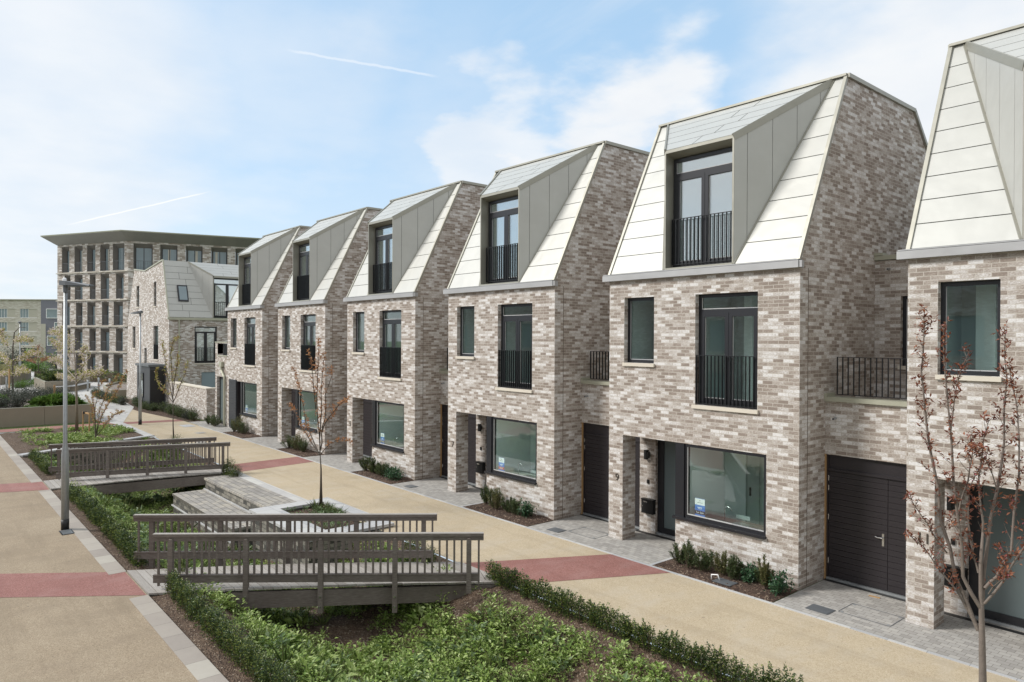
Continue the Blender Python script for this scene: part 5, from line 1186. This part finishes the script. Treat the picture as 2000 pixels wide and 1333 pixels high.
T_tree3=[[[-28.18,-4.0,0.26],[-28.27,-4.0,0.87],[-28.28,-4.0,1.89]],[[-28.28,-4.0,1.89],[-28.58,-3.97,2.99],[-28.96,-3.94,4.18],[-28.49,-3.9,4.79],[-27.79,-3.87,4.93]],[[-28.28,-4.0,1.89],[-29.62,-3.94,2.21],[-31.22,-3.88,2.56],[-31.93,-3.83,2.83],[-31.98,-3.77,3.35]],[[-28.36,-4.0,2.05],[-29.86,-3.88,3.18],[-30.78,-3.76,4.15],[-31.34,-3.65,4.7]],[[-28.28,-4.0,1.89],[-27.69,-3.87,2.66],[-27.28,-3.75,3.28],[-27.26,-3.62,3.84]],[[-28.28,-4.0,2.3],[-26.95,-4.21,3.54],[-26.04,-4.41,4.24]]]
T_multi=[[[-32.0,-6.48,-0.09],[-32.0,-6.48,0.33]],[[-32.0,-6.48,0.08],[-32.83,-6.44,0.87],[-33.55,-6.41,1.57],[-35.37,-6.37,1.88]],[[-32.0,-6.48,0.33],[-32.71,-6.42,1.38],[-31.82,-6.37,2.53],[-30.97,-6.31,2.91]],[[-31.88,-6.48,0.34],[-31.07,-6.48,1.51],[-29.19,-6.48,2.59],[-27.08,-6.47,3.37]],[[-31.88,-6.48,0.22],[-29.9,-6.59,1.38],[-26.74,-6.69,2.52],[-23.96,-6.8,3.61]],[[-31.88,-6.48,0.17],[-29.87,-6.49,0.91],[-27.73,-6.5,1.56],[-26.24,-6.51,1.81]],[[-32.0,-6.48,0.21],[-31.36,-6.62,1.26],[-31.31,-6.75,1.99],[-29.93,-6.89,2.38]]]
T_stake=[[[-35.34,-6.72,-0.08],[-35.5,-6.72,1.44],[-35.66,-6.72,2.76],[-36.11,-6.72,3.81],[-36.57,-6.72,4.55]],[[-35.96,-6.72,3.28],[-39.36,-6.61,4.01],[-42.23,-6.5,4.86],[-44.94,-6.39,5.23],[-47.85,-6.29,5.08]],[[-35.8,-6.72,2.75],[-40.29,-6.6,3.26],[-44.32,-6.48,3.5],[-47.74,-6.35,3.31]],[[-35.8,-6.72,2.88],[-33.53,-6.7,3.57],[-34.17,-6.69,4.11],[-33.33,-6.67,4.38]],[[-35.65,-6.72,2.49],[-33.02,-6.79,3.01],[-30.16,-6.85,3.25],[-28.12,-6.92,3.4]],[[-36.41,-6.72,4.07],[-40.02,-6.52,4.72],[-43.23,-6.31,5.44]],[[-36.11,-6.72,3.67],[-41.48,-6.68,4.27],[-44.44,-6.65,4.7]],[[-35.8,-6.72,2.62],[-39.91,-6.53,2.55],[-44.54,-6.34,2.49]]]
T_leftT=[[[-65.46,-6.68,-0.79],[-65.09,-6.68,0.01],[-65.12,-6.68,2.23],[-65.13,-6.68,3.94],[-64.03,-6.68,5.22],[-60.54,-6.68,5.61],[-56.74,-6.68,5.58]],[[-65.11,-6.68,2.02],[-73.25,-6.51,2.88],[-82.79,-6.33,3.17]],[[-65.12,-6.68,2.44],[-58.28,-6.68,3.26],[-52.55,-6.67,3.76],[-50.02,-6.67,3.63]],[[-65.13,-6.68,3.51],[-70.9,-6.71,4.32],[-75.16,-6.74,5.01],[-72.47,-6.77,5.47]],[[-65.11,-6.68,1.38],[-60.34,-6.63,2.2],[-56.16,-6.58,2.25]],[[-65.11,-6.68,1.59],[-73.04,-6.71,1.48],[-80.09,-6.75,0.93]],[[-64.76,-6.68,4.37],[-56.62,-6.85,4.63],[-50.79,-7.02,4.56]]]
T_copper=[[[-74.53,-3.78,1.18],[-74.54,-3.78,2.22],[-74.54,-3.78,2.81]],[[-74.54,-3.78,2.22],[-76.38,-3.86,3.01],[-77.94,-3.94,3.49]],[[-74.54,-3.78,2.56],[-73.87,-3.65,3.31],[-73.55,-3.53,3.61]],[[-74.54,-3.78,2.81],[-73.35,-3.96,3.57],[-71.12,-4.15,4.03]],[[-74.54,-3.78,2.22],[-68.76,-3.96,2.86],[-64.93,-4.14,3.05]],[[-74.54,-3.78,2.12],[-79.79,-3.73,2.36],[-83.48,-3.68,2.37]]]

def tree(name, label, data, r0, mat_bark, leafsets, twigs=7, tlen=.32, cluster=(5, 8), L=.055, z0=0., group=None, grow=.35, cat='tree', tmin=.4, density=1., mesh_n=8):
    base = Vector((data[0][0][0], data[0][0][1], z0)); t = thing(name, label, cat, tuple(base), 0, group)
    m = MB(); P = []; D = []
    trunk = [Vector(p) for p in data[0] if p[2] > z0+.05]
    trunk = [Vector((trunk[0].x, trunk[0].y, z0))]+trunk
    n = len(trunk); top = r0*.24
    rad = [r0*1.25]+[r0+(top-r0)*i/(n-1) for i in range(1, n)]
    m.tube([p-base for p in trunk], rad, 12)
    for bi, br in enumerate(data[1:]):
        pts = [Vector(p) for p in br]
        # smooth and wobble
        q = []
        for i in range(len(pts)-1):
            for s in (0, .5):
                p = pts[i].lerp(pts[i+1], s); 
                if s: p += Vector((random.uniform(-.02, .02), random.uniform(-.03, .03), 0))
                q.append(p)
        q.append(pts[-1]); L_ = sum((b-a).length for a, b in zip(q, q[1:])); rb = min(r0*.42, .005+.0052*L_)*(1. if L_ > 1 else .8)
        m.tube([p-base for p in q], [rb*(1-.85*i/(len(q)-1))+.0015 for i in range(len(q))], mesh_n, cap=False)
        acc = 0
        nt = max(2, int(L_*twigs))
        for k in range(nt):
            s = tmin*.5+(1-tmin*.5)*(k+random.random())/nt; f = s*(len(q)-1); i = min(int(f), len(q)-2); p = q[i].lerp(q[i+1], f-i); dr = (q[i+1]-q[i]).normalized()
            a = Vector((random.gauss(0, 1), random.gauss(0, 1), random.gauss(.3, .5))).normalized()
            tl = tlen*random.uniform(.25, 1.)*(1.15-.6*s); e = p+(dr*.75+a*.75).normalized()*tl+Vector((0, 0, tl*.15)); mid = p.lerp(e, .5)+a*tl*.05
            m.tube([p-base, mid-base, e-base], [.0045, .003, .0015], 4, cap=False)
            for (c, w_) in ((e, 1), (mid, .8)):
                if random.random() > density: continue
                nc = random.randint(*cluster)
                for _ in range(nc):
                    P.append(tuple(c-base+Vector((random.gauss(0, 1), random.gauss(0, 1), random.gauss(0, 1)))*.014)); v = Vector((random.gauss(0, .7), random.gauss(0, .7), random.gauss(.35, .6))); D.append(tuple(v))
            if random.random() < .5*density:
                for _ in range(random.randint(2, 4)): P.append(tuple(p-base)); D.append((random.gauss(0, .7), random.gauss(0, .7), random.gauss(.4, .5)))
    m.build('trunk', mat_bark, t, smooth=True)
    P = np.array(P); D = np.array(D); n = len(P); pick = rng.random(n); lo = 0
    for (mt, share, sc) in leafsets:
        s = (pick >= lo) & (pick < lo+share); lo += share
        leaves('crown' if mt not in ('magenta', 'blossom') else 'blossom', P[s], D[s], L*sc*(.6+.8*rng.random(s.sum())), L*sc*.42, mt, t)
    return t
tree('street_tree', 'bare young street tree with coppery opening leaves in front of the nearest house', T_treeR, .052, ['bark_grey'], [('copper', .90, 1.), ('magenta', .10, .5)], twigs=13, tlen=.22, cluster=(3, 7), L=.056, density=.85)
tree('street_tree', 'slim young street tree with orange leaves growing from the square tree pit', T_treeM, .045, ['bark_dark'], [('orange', .93, 1.), ('blossom', .07, .7)], twigs=9, tlen=.20, cluster=(4, 7), L=.072, density=.7)
tree('street_tree', 'young street tree with olive-gold leaves in front of the corner house', T_tree3, .05, ['bark_dark'], [('olive', .75, 1.), ('orange', .15, 1.), ('blossom', .10, 1.)], twigs=11, tlen=.24, cluster=(3, 6), L=.085, density=.65)
tree('multi_stem_tree', 'multi-stemmed bushy young tree with orange-gold leaves in the far soil bed', T_multi, .04, ['bark_dark'], [('orange', .7, 1.), ('olive', .3, 1.)], twigs=11, tlen=.22, cluster=(2, 5), L=.075, density=.7)
tree('blossom_tree', 'staked young tree with yellow-green leaves and pale blossom behind the tall lamp post', T_stake, .07, ['bark'], [('lime', .45, 1.), ('blossom', .55, .95)], twigs=17, tlen=.5, cluster=(3, 6), L=.10, density=.7)
tree('blossom_tree', 'young tree with yellow-green leaves and pale blossom in the long planter, at the left edge', T_leftT, .07, ['bark_dark'], [('olive', .6, 1.), ('blossom', .4, 1.)], twigs=13, tlen=.6, cluster=(3, 6), L=.14, density=.7)
tree('copper_tree', 'small distant tree with rusty leaves before the buff building', T_copper, .06, ['bark_dark'], [('copper', .6, 1.), ('orange', .4, 1.)], twigs=12, tlen=.6, cluster=(2, 4), L=.10, density=.6)
sk = thing('tree_stake', 'two short pine stakes with black tie beside the tree in the soil bed', 'stake', (-34.6, -6.4, 0))
for x, y in ((.25, .05), (-.55, -.1)):
    m = MB(); m.tube([(x, y, 0), (x+.03, y, 1.08)], [.035]*2, 8); m.build('post', 'wood_stake', sk)
m = MB(); m.bar((.28, .05, 1.02), (-.55, -.1, 1.05), .07, .07); m.build('crossbar', 'wood_stake', sk)
m = MB(); m.tube([(-.30, -.06, .98), (-.30, -.06, 1.1)], [.09]*2, 10); m.build('tie', 'black', sk)
for (x, y, lab) in ((-65.3, -6.9, 'short pine stake beside the leafy tree at the left edge'), (-45.2, -6.4, 'short pine stake hidden among shrubs behind the tall lamp post')):
    m = MB(); m.tube([(0, 0, 0), (0, 0, 1.9 if x < -60 else 1.0)], [.06]*2, 8); o = m.build('tree_stake', 'wood_stake'); o.location = (x, y, .3 if x < -60 else .9); tag(o, lab, 'stake')
# remote belt of trees closing the horizon
for i in range(14):
    a = -.62+.062*i; r_ = 230+random.uniform(-15, 25); x = 7-math.cos(a+.35)*r_; y = -13+math.sin(a+.35)*r_
    tr = thing('tree', 'far dark tree on the horizon beyond the square', 'tree', (x, y, 0), 0, 'trees on the horizon'); n = 1500
    m = MB(); m.tube([(0, 0, 0), (0, 0, 3)], [.3, .2], 6); m.build('trunk', 'bark_dark', tr)
    hh = random.uniform(5, 8); d = rand_dirs(n); u = rng.random((n, 1))**.5; P = d*u*[hh*.55, hh*.55, hh*.42]; P += np.sin(P*2.1)*.4; P[:, 2] += hh*.62
    leaves('crown', P, rand_dirs(n, .2), .8, .5, 'lavender', tr)
